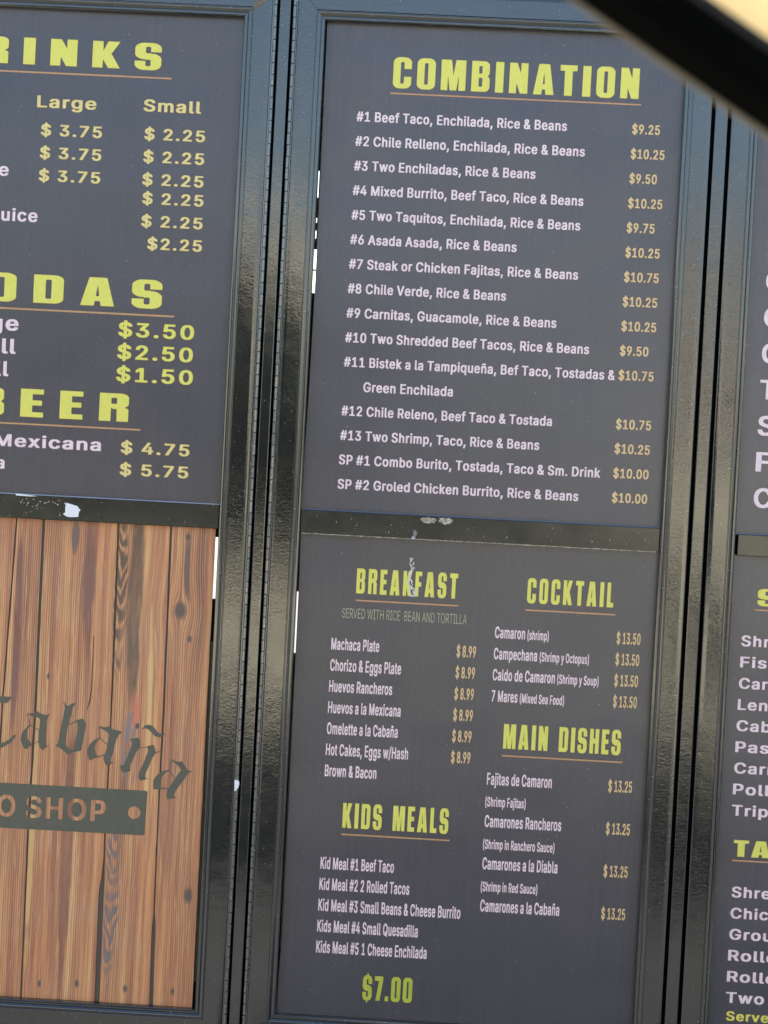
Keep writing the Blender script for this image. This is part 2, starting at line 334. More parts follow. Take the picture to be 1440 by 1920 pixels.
    'P': (962, [[121, 4, 322, 2, 342, 14, 347, 346, 592, 349, 682, 364, 742, 388, 788, 417, 829, 455, 858, 493, 878, 531, 899, 602, 904, 649, 899, 744, 878, 815, 853, 863, 829, 891, 766, 944, 682, 982, 596, 997, 132, 998, 111, 987, 109, 24], [347, 502, 346, 843, 472, 846, 516, 841, 582, 821, 616, 798, 648, 754, 664, 697, 658, 621, 617, 550, 559, 517, 516, 505, 472, 500]]),
    'Q': (1136, [[1008, -85, 1019, -71, 1017, -47, 908, 95, 973, 166, 1028, 261, 1054, 346, 1069, 441, 1069, 555, 1054, 654, 1023, 749, 973, 834, 889, 919, 846, 949, 766, 987, 682, 1007, 622, 1012, 456, 1007, 346, 977, 262, 930, 184, 858, 126, 773, 95, 701, 69, 573, 69, 427, 85, 332, 121, 235, 175, 152, 262, 70, 336, 27, 402, 4, 512, -12, 622, -12, 712, -3, 724, -9, 786, -86], [592, 846, 644, 829, 712, 793, 773, 725, 803, 668, 824, 602, 834, 540, 834, 460, 818, 374, 772, 276, 759, 280, 719, 332, 696, 348, 492, 348, 474, 341, 471, 308, 588, 161, 582, 154, 546, 154, 494, 171, 425, 209, 394, 237, 350, 299, 320, 370, 309, 417, 304, 550, 330, 659, 350, 701, 394, 763, 426, 793, 496, 830, 546, 846]]),
    'R': (971, [[120, 995, 109, 976, 109, 24, 114, 9, 132, 2, 322, 2, 339, 9, 344, 24, 344, 365, 356, 372, 466, 372, 482, 366, 498, 341, 675, 24, 692, 7, 706, 2, 916, 2, 932, 7, 939, 19, 936, 45, 736, 398, 796, 439, 839, 479, 878, 540, 894, 583, 904, 640, 899, 758, 883, 815, 842, 883, 792, 931, 756, 954, 716, 973, 636, 993, 592, 998], [347, 844, 476, 846, 522, 841, 586, 821, 624, 796, 658, 739, 668, 682, 653, 616, 636, 586, 612, 562, 566, 539, 522, 529, 476, 524, 346, 527]]),
    'S': (966, [[222, 32, 312, -1, 372, -12, 632, -7, 716, 18, 773, 47, 839, 104, 875, 156, 899, 227, 904, 299, 893, 370, 873, 412, 844, 450, 792, 494, 702, 541, 456, 610, 382, 643, 349, 668, 329, 706, 330, 749, 364, 806, 426, 840, 486, 855, 572, 830, 606, 808, 633, 777, 651, 720, 662, 710, 878, 711, 889, 725, 884, 782, 853, 858, 829, 891, 782, 936, 716, 975, 632, 1002, 552, 1012, 422, 1012, 306, 992, 196, 936, 146, 888, 110, 829, 94, 782, 89, 739, 94, 664, 110, 616, 146, 562, 200, 517, 272, 478, 542, 399, 606, 371, 653, 332, 668, 284, 643, 218, 613, 190, 556, 160, 476, 145, 412, 160, 346, 199, 320, 237, 302, 294, 292, 304, 76, 304, 64, 289, 64, 251, 70, 218, 100, 147, 134, 100, 166, 69]]),
    'T': (970, [[586, 3, 599, 9, 604, 24, 604, 839, 616, 846, 906, 848, 919, 863, 917, 986, 896, 998, 61, 996, 49, 976, 49, 863, 61, 848, 366, 843, 369, 19, 386, 3]]),
    'U': (1105, [[992, 993, 976, 998, 782, 998, 761, 986, 759, 336, 754, 308, 718, 232, 682, 197, 636, 170, 562, 149, 482, 165, 416, 202, 375, 251, 350, 308, 344, 341, 342, 986, 322, 998, 132, 998, 114, 991, 109, 976, 109, 284, 130, 209, 155, 161, 209, 95, 250, 62, 332, 18, 422, -7, 652, -12, 732, 4, 796, 27, 852, 59, 916, 117, 973, 204, 989, 251, 999, 313, 999, 976]]),
    'V': (1031, [[1004, 991, 986, 998, 786, 998, 765, 986, 528, 336, 516, 321, 266, 982, 242, 998, 41, 997, 26, 986, 30, 934, 380, 33, 402, 4, 626, 3, 648, 19, 993, 915, 1009, 962]]),
    'W': (1437, [[1412, 987, 1392, 998, 1196, 998, 1176, 987, 1012, 402, 846, 982, 826, 997, 602, 996, 585, 972, 426, 402, 410, 436, 262, 981, 242, 997, 46, 998, 31, 993, 24, 976, 30, 924, 285, 38, 299, 9, 316, 2, 532, 2, 552, 13, 716, 580, 738, 526, 885, 14, 906, 2, 1122, 2, 1136, 7, 1413, 948]]),
    'X': (1020, [[31, 7, 46, 2, 268, 5, 302, 41, 512, 322, 732, 22, 750, 5, 972, 2, 989, 9, 992, 44, 653, 517, 968, 948, 974, 976, 966, 993, 952, 998, 730, 995, 512, 701, 312, 978, 293, 995, 71, 998, 54, 991, 49, 967, 55, 948, 370, 512, 26, 43, 24, 19]]),
    'Y': (1016, [[406, 3, 606, 3, 622, 14, 625, 398, 992, 957, 994, 981, 982, 996, 756, 998, 742, 993, 518, 645, 506, 638, 272, 993, 256, 998, 46, 998, 26, 986, 26, 953, 387, 403, 389, 24, 394, 9]]),
    'Z': (950, [[76, 993, 69, 981, 69, 867, 81, 848, 576, 846, 588, 839, 75, 133, 69, 114, 74, 9, 91, 2, 862, 2, 876, 7, 884, 19, 884, 133, 872, 152, 372, 154, 361, 161, 873, 863, 879, 882, 879, 976, 874, 991, 856, 998, 91, 998]]),
    'a': (853, [[752, 7, 759, 24, 759, 559, 743, 616, 704, 678, 652, 721, 604, 744, 506, 765, 306, 760, 222, 736, 152, 694, 101, 641, 75, 597, 69, 559, 81, 544, 186, 514, 282, 514, 346, 584, 382, 603, 436, 613, 486, 593, 504, 578, 523, 545, 529, 502, 521, 488, 492, 477, 266, 448, 192, 428, 126, 394, 94, 365, 66, 327, 49, 265, 54, 161, 71, 114, 89, 85, 162, 23, 266, -12, 452, -12, 532, 11, 556, 2, 736, 2], [526, 324, 529, 270, 512, 223, 489, 190, 456, 165, 402, 141, 366, 140, 316, 160, 295, 180, 280, 227, 290, 256, 316, 281, 396, 310]]),
    'b': (922, [[106, 996, 94, 976, 96, 14, 111, 3, 296, 2, 326, 15, 406, -12, 576, -12, 646, 4, 696, 27, 772, 88, 813, 142, 838, 194, 859, 270, 864, 455, 848, 531, 813, 611, 774, 664, 733, 701, 686, 731, 612, 759, 572, 765, 406, 765, 326, 743, 324, 976, 319, 991, 302, 998], [476, 143, 442, 151, 400, 175, 360, 223, 335, 280, 319, 374, 335, 479, 365, 540, 406, 584, 476, 613, 532, 593, 583, 550, 618, 479, 634, 398, 624, 299, 593, 223, 569, 190, 533, 161]]),
    'c': (866, [[693, 711, 612, 750, 536, 765, 336, 760, 256, 736, 200, 701, 144, 649, 115, 611, 85, 555, 64, 483, 54, 389, 59, 294, 85, 199, 115, 142, 142, 107, 222, 37, 292, 4, 362, -12, 572, -7, 626, 8, 693, 43, 749, 90, 788, 142, 809, 190, 804, 237, 686, 268, 596, 266, 556, 198, 512, 160, 456, 140, 412, 151, 366, 178, 330, 223, 305, 275, 289, 346, 294, 431, 320, 512, 362, 571, 426, 608, 452, 613, 476, 608, 528, 583, 556, 556, 585, 502, 602, 491, 686, 491, 799, 521, 809, 536, 809, 559, 778, 626, 744, 668]]),
    'd': (922, [[816, 996, 622, 998, 604, 991, 599, 976, 596, 743, 506, 765, 346, 765, 292, 755, 226, 726, 186, 699, 149, 664, 110, 611, 70, 517, 59, 460, 54, 365, 64, 265, 85, 194, 110, 142, 152, 88, 226, 27, 276, 4, 346, -12, 516, -12, 596, 15, 626, 2, 812, 3, 827, 14, 829, 976], [446, 143, 392, 160, 346, 198, 310, 261, 289, 351, 294, 441, 330, 536, 380, 588, 446, 613, 502, 593, 546, 556, 578, 502, 599, 422, 599, 332, 568, 232, 523, 175, 482, 151]]),
    'e': (882, [[276, 745, 205, 706, 139, 645, 110, 602, 75, 526, 59, 455, 54, 355, 65, 261, 105, 156, 134, 114, 220, 38, 282, 8, 336, -7, 552, -12, 626, 4, 692, 32, 759, 85, 793, 128, 814, 175, 814, 204, 806, 215, 702, 244, 606, 244, 589, 232, 566, 193, 543, 171, 506, 151, 452, 140, 386, 165, 352, 188, 305, 261, 293, 313, 306, 320, 818, 322, 829, 341, 824, 483, 803, 564, 773, 621, 749, 654, 703, 697, 666, 721, 586, 755, 526, 765, 366, 765], [296, 468, 310, 507, 342, 557, 396, 598, 446, 613, 492, 601, 539, 569, 572, 519, 588, 469, 576, 462, 306, 462]]),
    'f': (587, [[166, 3, 362, 3, 377, 14, 379, 607, 392, 614, 532, 614, 544, 621, 549, 635, 549, 735, 544, 749, 526, 756, 386, 756, 379, 763, 379, 820, 392, 854, 422, 878, 526, 875, 544, 886, 574, 976, 572, 1009, 556, 1024, 502, 1036, 336, 1036, 252, 1011, 189, 962, 160, 915, 149, 877, 146, 759, 21, 756, 6, 744, 4, 635, 9, 621, 21, 614, 142, 613, 149, 607, 149, 24, 154, 9]]),
    'g': (924, [[816, 754, 622, 756, 596, 741, 516, 765, 322, 760, 266, 745, 210, 716, 149, 664, 110, 611, 80, 550, 64, 493, 54, 365, 59, 299, 75, 232, 110, 156, 139, 118, 222, 51, 316, 17, 512, 12, 592, 34, 599, 24, 598, -14, 569, -76, 536, -101, 472, -125, 426, -125, 372, -105, 336, -81, 282, -26, 196, -27, 106, -75, 89, -95, 90, -118, 100, -137, 142, -187, 196, -229, 292, -266, 352, -277, 582, -272, 656, -252, 706, -229, 754, -194, 803, -133, 829, -47, 829, 735], [446, 613, 512, 589, 553, 550, 578, 507, 593, 464, 604, 393, 593, 303, 558, 227, 516, 189, 446, 164, 386, 184, 342, 221, 310, 275, 289, 360, 294, 441, 310, 498, 330, 536, 375, 583]]),
    'h': (894, [[106, 996, 94, 976, 96, 13, 111, 3, 302, 2, 322, 14, 324, 474, 340, 526, 372, 571, 426, 603, 462, 609, 496, 598, 534, 569, 558, 531, 569, 488, 571, 14, 592, 2, 788, 5, 799, 24, 799, 540, 788, 592, 763, 649, 703, 716, 652, 745, 602, 760, 412, 765, 326, 745, 324, 976, 319, 991, 302, 998]]),
    'i': (416, [[306, 3, 319, 9, 324, 24, 324, 739, 306, 756, 111, 756, 99, 749, 94, 735, 94, 19, 111, 3], [69, 948, 69, 905, 80, 877, 105, 848, 152, 827, 262, 827, 286, 833, 336, 875, 349, 910, 349, 943, 338, 976, 298, 1014, 266, 1026, 156, 1026, 132, 1020, 94, 995]]),
    'j': (416, [[306, 756, 111, 756, 96, 744, 94, -24, 83, -71, 66, -95, 26, -111, -19, -113, -29, -123, -31, -246, -19, -261, 136, -263, 196, -247, 228, -232, 269, -199, 313, -123, 324, -57, 324, 735, 319, 749], [69, 948, 69, 905, 85, 867, 111, 843, 152, 827, 262, 827, 289, 834, 336, 875, 349, 915, 338, 976, 298, 1014, 266, 1026, 156, 1026, 132, 1020, 89, 991]]),
    'k': (836, [[106, 996, 94, 976, 96, 13, 116, 2, 302, 2, 319, 9, 324, 24, 324, 270, 336, 283, 576, 4, 818, 5, 827, 14, 829, 33, 818, 57, 511, 427, 516, 438, 799, 711, 802, 745, 782, 756, 556, 754, 326, 539, 322, 986, 302, 998]]),
    'l': (460, [[111, 997, 99, 991, 94, 976, 94, 137, 100, 109, 124, 62, 165, 24, 196, 8, 252, -2, 386, -2, 432, 4, 449, 14, 454, 28, 432, 137, 416, 149, 346, 151, 333, 161, 324, 185, 322, 986, 306, 997]]),
    'm': (1287, [[1189, 9, 1194, 24, 1194, 545, 1183, 602, 1158, 659, 1129, 697, 1088, 730, 1052, 750, 962, 770, 842, 770, 796, 764, 732, 741, 676, 706, 612, 750, 542, 770, 412, 770, 322, 745, 296, 756, 111, 756, 96, 745, 94, 24, 105, 5, 302, 2, 322, 14, 324, 493, 335, 531, 359, 569, 396, 598, 436, 611, 482, 593, 499, 578, 518, 550, 529, 507, 531, 14, 552, 2, 736, 2, 752, 7, 759, 24, 759, 502, 776, 550, 789, 569, 816, 593, 866, 613, 916, 593, 939, 573, 953, 550, 964, 507, 966, 14, 986, 2, 1172, 2]]),
    'n': (893, [[792, 7, 799, 24, 799, 545, 778, 621, 734, 687, 672, 736, 576, 765, 412, 765, 326, 741, 296, 756, 116, 756, 101, 751, 94, 735, 94, 24, 99, 9, 116, 2, 302, 2, 322, 14, 324, 474, 340, 526, 372, 571, 426, 603, 462, 609, 496, 598, 534, 569, 558, 531, 569, 488, 571, 14, 592, 2, 776, 2]]),
    'o': (904, [[666, 726, 612, 750, 536, 765, 336, 760, 256, 736, 200, 701, 144, 649, 115, 611, 85, 555, 59, 455, 54, 360, 64, 270, 85, 199, 135, 114, 196, 55, 246, 23, 292, 4, 362, -12, 536, -12, 576, -6, 626, 8, 698, 47, 749, 90, 793, 147, 818, 194, 844, 289, 849, 417, 839, 488, 813, 569, 773, 635, 732, 680], [452, 613, 502, 598, 556, 556, 593, 493, 614, 412, 609, 308, 578, 227, 528, 171, 492, 151, 452, 140, 402, 155, 352, 193, 305, 275, 289, 351, 289, 403, 299, 455, 330, 531, 359, 569, 385, 588]]),
    'p': (922, [[106, -261, 302, -263, 319, -256, 324, -242, 326, 11, 412, -12, 576, -12, 632, -1, 696, 27, 736, 55, 774, 90, 813, 142, 848, 223, 864, 299, 859, 488, 838, 559, 813, 611, 772, 666, 696, 726, 612, 759, 572, 765, 406, 765, 326, 739, 296, 756, 111, 756, 96, 744, 94, -242], [476, 143, 442, 151, 400, 175, 360, 223, 335, 280, 319, 374, 335, 479, 365, 540, 406, 584, 476, 613, 532, 593, 583, 550, 618, 479, 634, 398, 624, 299, 593, 223, 569, 190, 533, 161]]),
    'q': (922, [[816, -261, 829, -242, 827, 744, 812, 756, 626, 756, 596, 739, 562, 755, 512, 765, 352, 765, 292, 755, 226, 726, 152, 666, 110, 611, 90, 573, 64, 488, 54, 393, 59, 294, 75, 223, 110, 142, 149, 90, 186, 55, 226, 27, 292, -1, 346, -12, 512, -12, 596, 11, 599, -242, 604, -256, 622, -263], [446, 143, 392, 160, 346, 198, 310, 261, 289, 351, 294, 441, 330, 536, 380, 588, 446, 613, 502, 593, 546, 556, 578, 502, 599, 422, 599, 332, 568, 232, 523, 175, 482, 151]]),
    'r': (597, [[106, 4, 302, 2, 322, 14, 324, 479, 330, 507, 364, 564, 412, 593, 446, 604, 562, 605, 574, 611, 579, 626, 579, 744, 566, 764, 382, 765, 322, 747, 296, 756, 116, 756, 96, 744, 94, 24]]),
    's': (805, [[162, 37, 206, 13, 306, -12, 496, -12, 572, 4, 636, 32, 684, 66, 723, 114, 749, 180, 749, 261, 738, 308, 714, 346, 668, 389, 602, 423, 412, 468, 352, 492, 329, 507, 314, 536, 321, 564, 342, 590, 412, 618, 472, 595, 516, 529, 532, 519, 622, 519, 722, 544, 734, 559, 734, 588, 708, 645, 674, 687, 616, 731, 556, 755, 502, 765, 292, 760, 196, 726, 162, 704, 110, 649, 85, 592, 79, 526, 95, 450, 119, 412, 180, 360, 222, 340, 472, 274, 497, 256, 514, 223, 503, 190, 473, 161, 422, 141, 392, 140, 320, 171, 296, 204, 283, 237, 266, 249, 182, 249, 71, 224, 59, 204, 70, 147, 104, 90]]),
    't': (535, [[502, 4, 517, 19, 519, 43, 494, 137, 476, 149, 376, 151, 360, 161, 349, 194, 349, 607, 356, 613, 476, 614, 492, 619, 499, 635, 497, 744, 482, 756, 352, 759, 349, 910, 336, 925, 132, 925, 119, 910, 116, 759, 21, 756, 9, 749, 4, 735, 4, 635, 9, 621, 21, 614, 111, 613, 119, 607, 119, 147, 130, 109, 156, 65, 182, 40, 252, 4, 326, -7, 426, -7]]),
    'u': (894, [[101, 751, 94, 735, 94, 218, 110, 152, 149, 85, 206, 32, 256, 8, 326, -7, 476, -7, 566, 17, 596, 2, 776, 2, 792, 7, 799, 24, 799, 735, 794, 749, 776, 756, 592, 756, 571, 744, 569, 284, 553, 232, 524, 190, 476, 160, 436, 149, 392, 165, 359, 190, 341, 218, 324, 270, 322, 744, 302, 756, 116, 756]]),
    'v': (853, [[824, 749, 806, 756, 612, 756, 589, 744, 426, 331, 264, 744, 242, 756, 46, 756, 26, 745, 25, 711, 285, 66, 306, 19, 320, 5, 526, 3, 546, 18, 818, 687, 829, 720]]),
    'w': (1203, [[36, 744, 34, 716, 45, 678, 250, 38, 266, 7, 282, 2, 466, 2, 489, 14, 602, 369, 714, 14, 736, 2, 922, 2, 939, 9, 1168, 711, 1169, 739, 1162, 751, 1146, 756, 956, 756, 934, 744, 826, 396, 805, 450, 722, 744, 712, 754, 506, 756, 489, 749, 388, 412, 376, 396, 269, 744, 246, 756, 51, 756]]),
    'x': (832, [[41, 7, 56, 2, 266, 4, 286, 22, 416, 204, 562, 4, 776, 2, 794, 9, 797, 47, 553, 384, 787, 716, 789, 739, 782, 751, 766, 756, 552, 754, 416, 571, 286, 754, 71, 756, 54, 749, 51, 711, 281, 389, 36, 47, 34, 19]]),
    'y': (853, [[96, -257, 146, -268, 326, -263, 372, -247, 402, -229, 453, -180, 508, -81, 818, 687, 829, 725, 827, 744, 818, 754, 612, 756, 589, 744, 426, 331, 264, 744, 242, 756, 46, 756, 26, 745, 25, 711, 302, 24, 278, -47, 248, -95, 216, -111, 126, -112, 110, -123, 84, -209, 84, -242]]),
    'z': (836, [[76, 7, 91, 2, 742, 2, 759, 9, 764, 24, 764, 133, 752, 152, 392, 154, 379, 161, 748, 621, 754, 635, 754, 735, 746, 751, 732, 756, 106, 756, 89, 749, 84, 735, 84, 626, 96, 606, 446, 604, 457, 597, 71, 123, 69, 24]]),
    'ñ': (893, [[792, 7, 799, 24, 799, 545, 778, 621, 734, 687, 672, 736, 576, 765, 412, 765, 326, 741, 296, 756, 116, 756, 101, 751, 94, 735, 94, 24, 99, 9, 116, 2, 302, 2, 322, 14, 324, 474, 340, 526, 372, 571, 426, 603, 462, 609, 496, 598, 534, 569, 558, 531, 569, 488, 571, 14, 592, 2, 776, 2], [201, 848, 216, 837, 366, 836, 402, 856, 486, 832, 612, 838, 639, 853, 682, 903, 694, 943, 692, 1000, 676, 1012, 522, 1012, 496, 990, 416, 1016, 312, 1017, 282, 1010, 244, 991, 212, 945, 199, 905]]),
    ' ': (396, []),
}
FONT_REGULAR = {
    'A': (943, [[402, 1000, 381, 962, 38, 3, 168, 3, 268, 278, 668, 280, 680, 272, 778, 3, 902, 1, 905, 12, 894, 48, 548, 990, 532, 1000], [468, 883, 479, 868, 516, 738, 634, 402, 628, 390, 318, 390, 306, 398]]),
    'B': (897, [[123, 998, 122, 3, 532, 0, 628, 16, 708, 51, 752, 85, 779, 118, 798, 152, 820, 232, 815, 338, 784, 412, 728, 474, 624, 522, 712, 570, 742, 601, 769, 648, 780, 688, 780, 782, 744, 878, 692, 935, 658, 959, 552, 995, 512, 1000], [248, 452, 508, 455, 548, 449, 618, 419, 658, 384, 681, 348, 694, 312, 700, 258, 679, 192, 660, 168, 628, 141, 548, 115, 482, 110, 248, 112], [248, 563, 248, 888, 468, 890, 522, 885, 588, 864, 612, 845, 639, 812, 660, 752, 654, 682, 628, 631, 582, 591, 522, 566, 488, 560]]),
    'C': (1003, [[752, 954, 692, 984, 592, 1010, 512, 1015, 402, 999, 328, 969, 258, 925, 188, 854, 131, 762, 106, 698, 80, 562, 80, 438, 101, 318, 146, 208, 210, 118, 262, 71, 348, 21, 408, 0, 518, -15, 592, -10, 678, 11, 742, 41, 792, 75, 852, 136, 904, 222, 924, 282, 926, 312, 808, 315, 779, 248, 752, 206, 712, 165, 678, 141, 618, 116, 568, 105, 458, 110, 368, 146, 295, 208, 246, 282, 215, 372, 205, 432, 205, 562, 231, 682, 256, 738, 290, 788, 336, 832, 408, 874, 492, 895, 568, 895, 648, 874, 709, 838, 750, 798, 784, 742, 803, 688, 926, 688, 904, 778, 869, 842, 795, 922]]),
    'D': (987, [[123, 2, 472, 0, 598, 21, 662, 46, 724, 82, 802, 155, 829, 192, 869, 272, 900, 388, 905, 428, 900, 618, 869, 732, 834, 802, 788, 865, 712, 929, 658, 959, 588, 984, 492, 1000, 122, 997], [248, 112, 245, 882, 258, 890, 438, 890, 502, 885, 582, 864, 648, 829, 698, 785, 734, 732, 759, 678, 780, 588, 785, 462, 770, 362, 754, 312, 724, 252, 695, 218, 652, 176, 578, 136, 492, 115, 428, 110]]),
    'E': (823, [[737, 2, 740, 98, 732, 110, 258, 110, 248, 112, 245, 122, 248, 448, 688, 450, 697, 452, 700, 462, 700, 548, 692, 560, 248, 562, 248, 887, 722, 890, 730, 902, 728, 997, 123, 998, 122, 3]]),
    'H': (1016, [[897, 2, 898, 997, 782, 1000, 770, 992, 767, 572, 258, 570, 248, 572, 245, 582, 245, 992, 232, 1000, 123, 998, 122, 3, 232, 0, 245, 8, 248, 452, 758, 455, 767, 452, 770, 442, 770, 8, 782, 0]]),
    'I': (591, [[68, 0, 518, 0, 530, 8, 527, 108, 368, 110, 360, 122, 360, 882, 372, 890, 527, 892, 530, 988, 522, 1000, 72, 1000, 60, 992, 63, 892, 222, 890, 230, 878, 230, 118, 218, 110, 63, 108, 60, 12]]),
    'L': (772, [[128, 1000, 120, 988, 122, 3, 707, 2, 710, 98, 702, 110, 248, 113, 245, 992, 232, 1000]]),
    'N': (1029, [[907, 2, 908, 997, 798, 1000, 785, 992, 788, 170, 699, 322, 272, 994, 258, 1000, 123, 998, 122, 3, 232, 0, 245, 8, 245, 688, 238, 835, 401, 562, 755, 8, 772, 0]]),
    'O': (1048, [[512, 1015, 408, 1000, 338, 974, 258, 925, 192, 859, 137, 772, 106, 698, 80, 562, 80, 442, 96, 338, 131, 238, 188, 146, 232, 98, 308, 41, 372, 11, 458, -10, 532, -15, 642, 0, 705, 22, 789, 72, 855, 138, 894, 192, 944, 308, 965, 402, 970, 538, 960, 622, 934, 722, 894, 808, 852, 865, 794, 922, 712, 974, 618, 1005], [562, 895, 642, 874, 682, 854, 750, 798, 784, 752, 814, 692, 835, 622, 845, 558, 845, 442, 835, 378, 812, 305, 774, 232, 718, 170, 652, 131, 598, 111, 488, 105, 408, 126, 368, 146, 300, 202, 266, 248, 231, 318, 210, 398, 205, 568, 221, 652, 249, 722, 292, 789, 332, 830, 398, 869, 452, 889]]),
    'R': (883, [[123, 998, 122, 3, 232, 0, 245, 8, 248, 387, 472, 390, 488, 384, 509, 348, 690, 8, 708, 0, 832, 1, 834, 12, 819, 42, 621, 408, 704, 458, 740, 492, 764, 528, 794, 598, 805, 658, 805, 722, 789, 802, 758, 869, 702, 930, 668, 954, 572, 990, 502, 1000], [248, 887, 478, 890, 522, 885, 588, 863, 622, 840, 649, 808, 669, 768, 680, 708, 674, 638, 645, 572, 608, 536, 568, 516, 522, 505, 478, 500, 248, 502]]),
    'S': (878, [[462, 1015, 378, 1010, 308, 994, 201, 938, 160, 898, 136, 862, 111, 808, 100, 738, 111, 662, 131, 618, 155, 582, 201, 542, 252, 511, 322, 481, 568, 409, 628, 375, 669, 328, 680, 288, 680, 258, 650, 182, 614, 148, 558, 116, 458, 95, 382, 100, 338, 111, 278, 141, 231, 188, 198, 270, 78, 267, 80, 222, 96, 172, 126, 118, 170, 68, 252, 16, 372, -15, 542, -10, 602, 6, 658, 31, 708, 65, 758, 121, 789, 182, 800, 228, 803, 278, 794, 348, 774, 392, 728, 450, 672, 489, 588, 529, 398, 581, 332, 606, 268, 645, 246, 668, 231, 698, 225, 732, 230, 772, 260, 832, 282, 854, 328, 879, 398, 900, 488, 900, 572, 873, 632, 824, 668, 745, 784, 748, 785, 782, 769, 832, 732, 894, 692, 935, 598, 989, 542, 1005]]),
    'T': (882, [[492, 0, 502, 2, 505, 12, 505, 882, 518, 890, 812, 890, 820, 902, 820, 992, 808, 1000, 68, 1000, 60, 988, 60, 902, 68, 890, 368, 890, 380, 882, 380, 8, 392, 0]]),
    'V': (943, [[38, 998, 41, 972, 396, 12, 412, 0, 542, 2, 554, 18, 894, 952, 904, 998, 788, 1000, 772, 990, 591, 472, 479, 122, 472, 117, 389, 378, 168, 992, 152, 1000]]),
    'W': (1349, [[1312, 997, 1198, 1000, 1185, 992, 1046, 462, 975, 152, 968, 144, 748, 992, 732, 1000, 602, 997, 446, 412, 384, 142, 378, 137, 319, 398, 163, 992, 148, 1000, 38, 998, 41, 962, 308, 3, 442, 0, 455, 8, 624, 628, 672, 835, 679, 828, 721, 638, 891, 12, 908, 0, 1042, 2]]),
    ' ': (369, []),
}
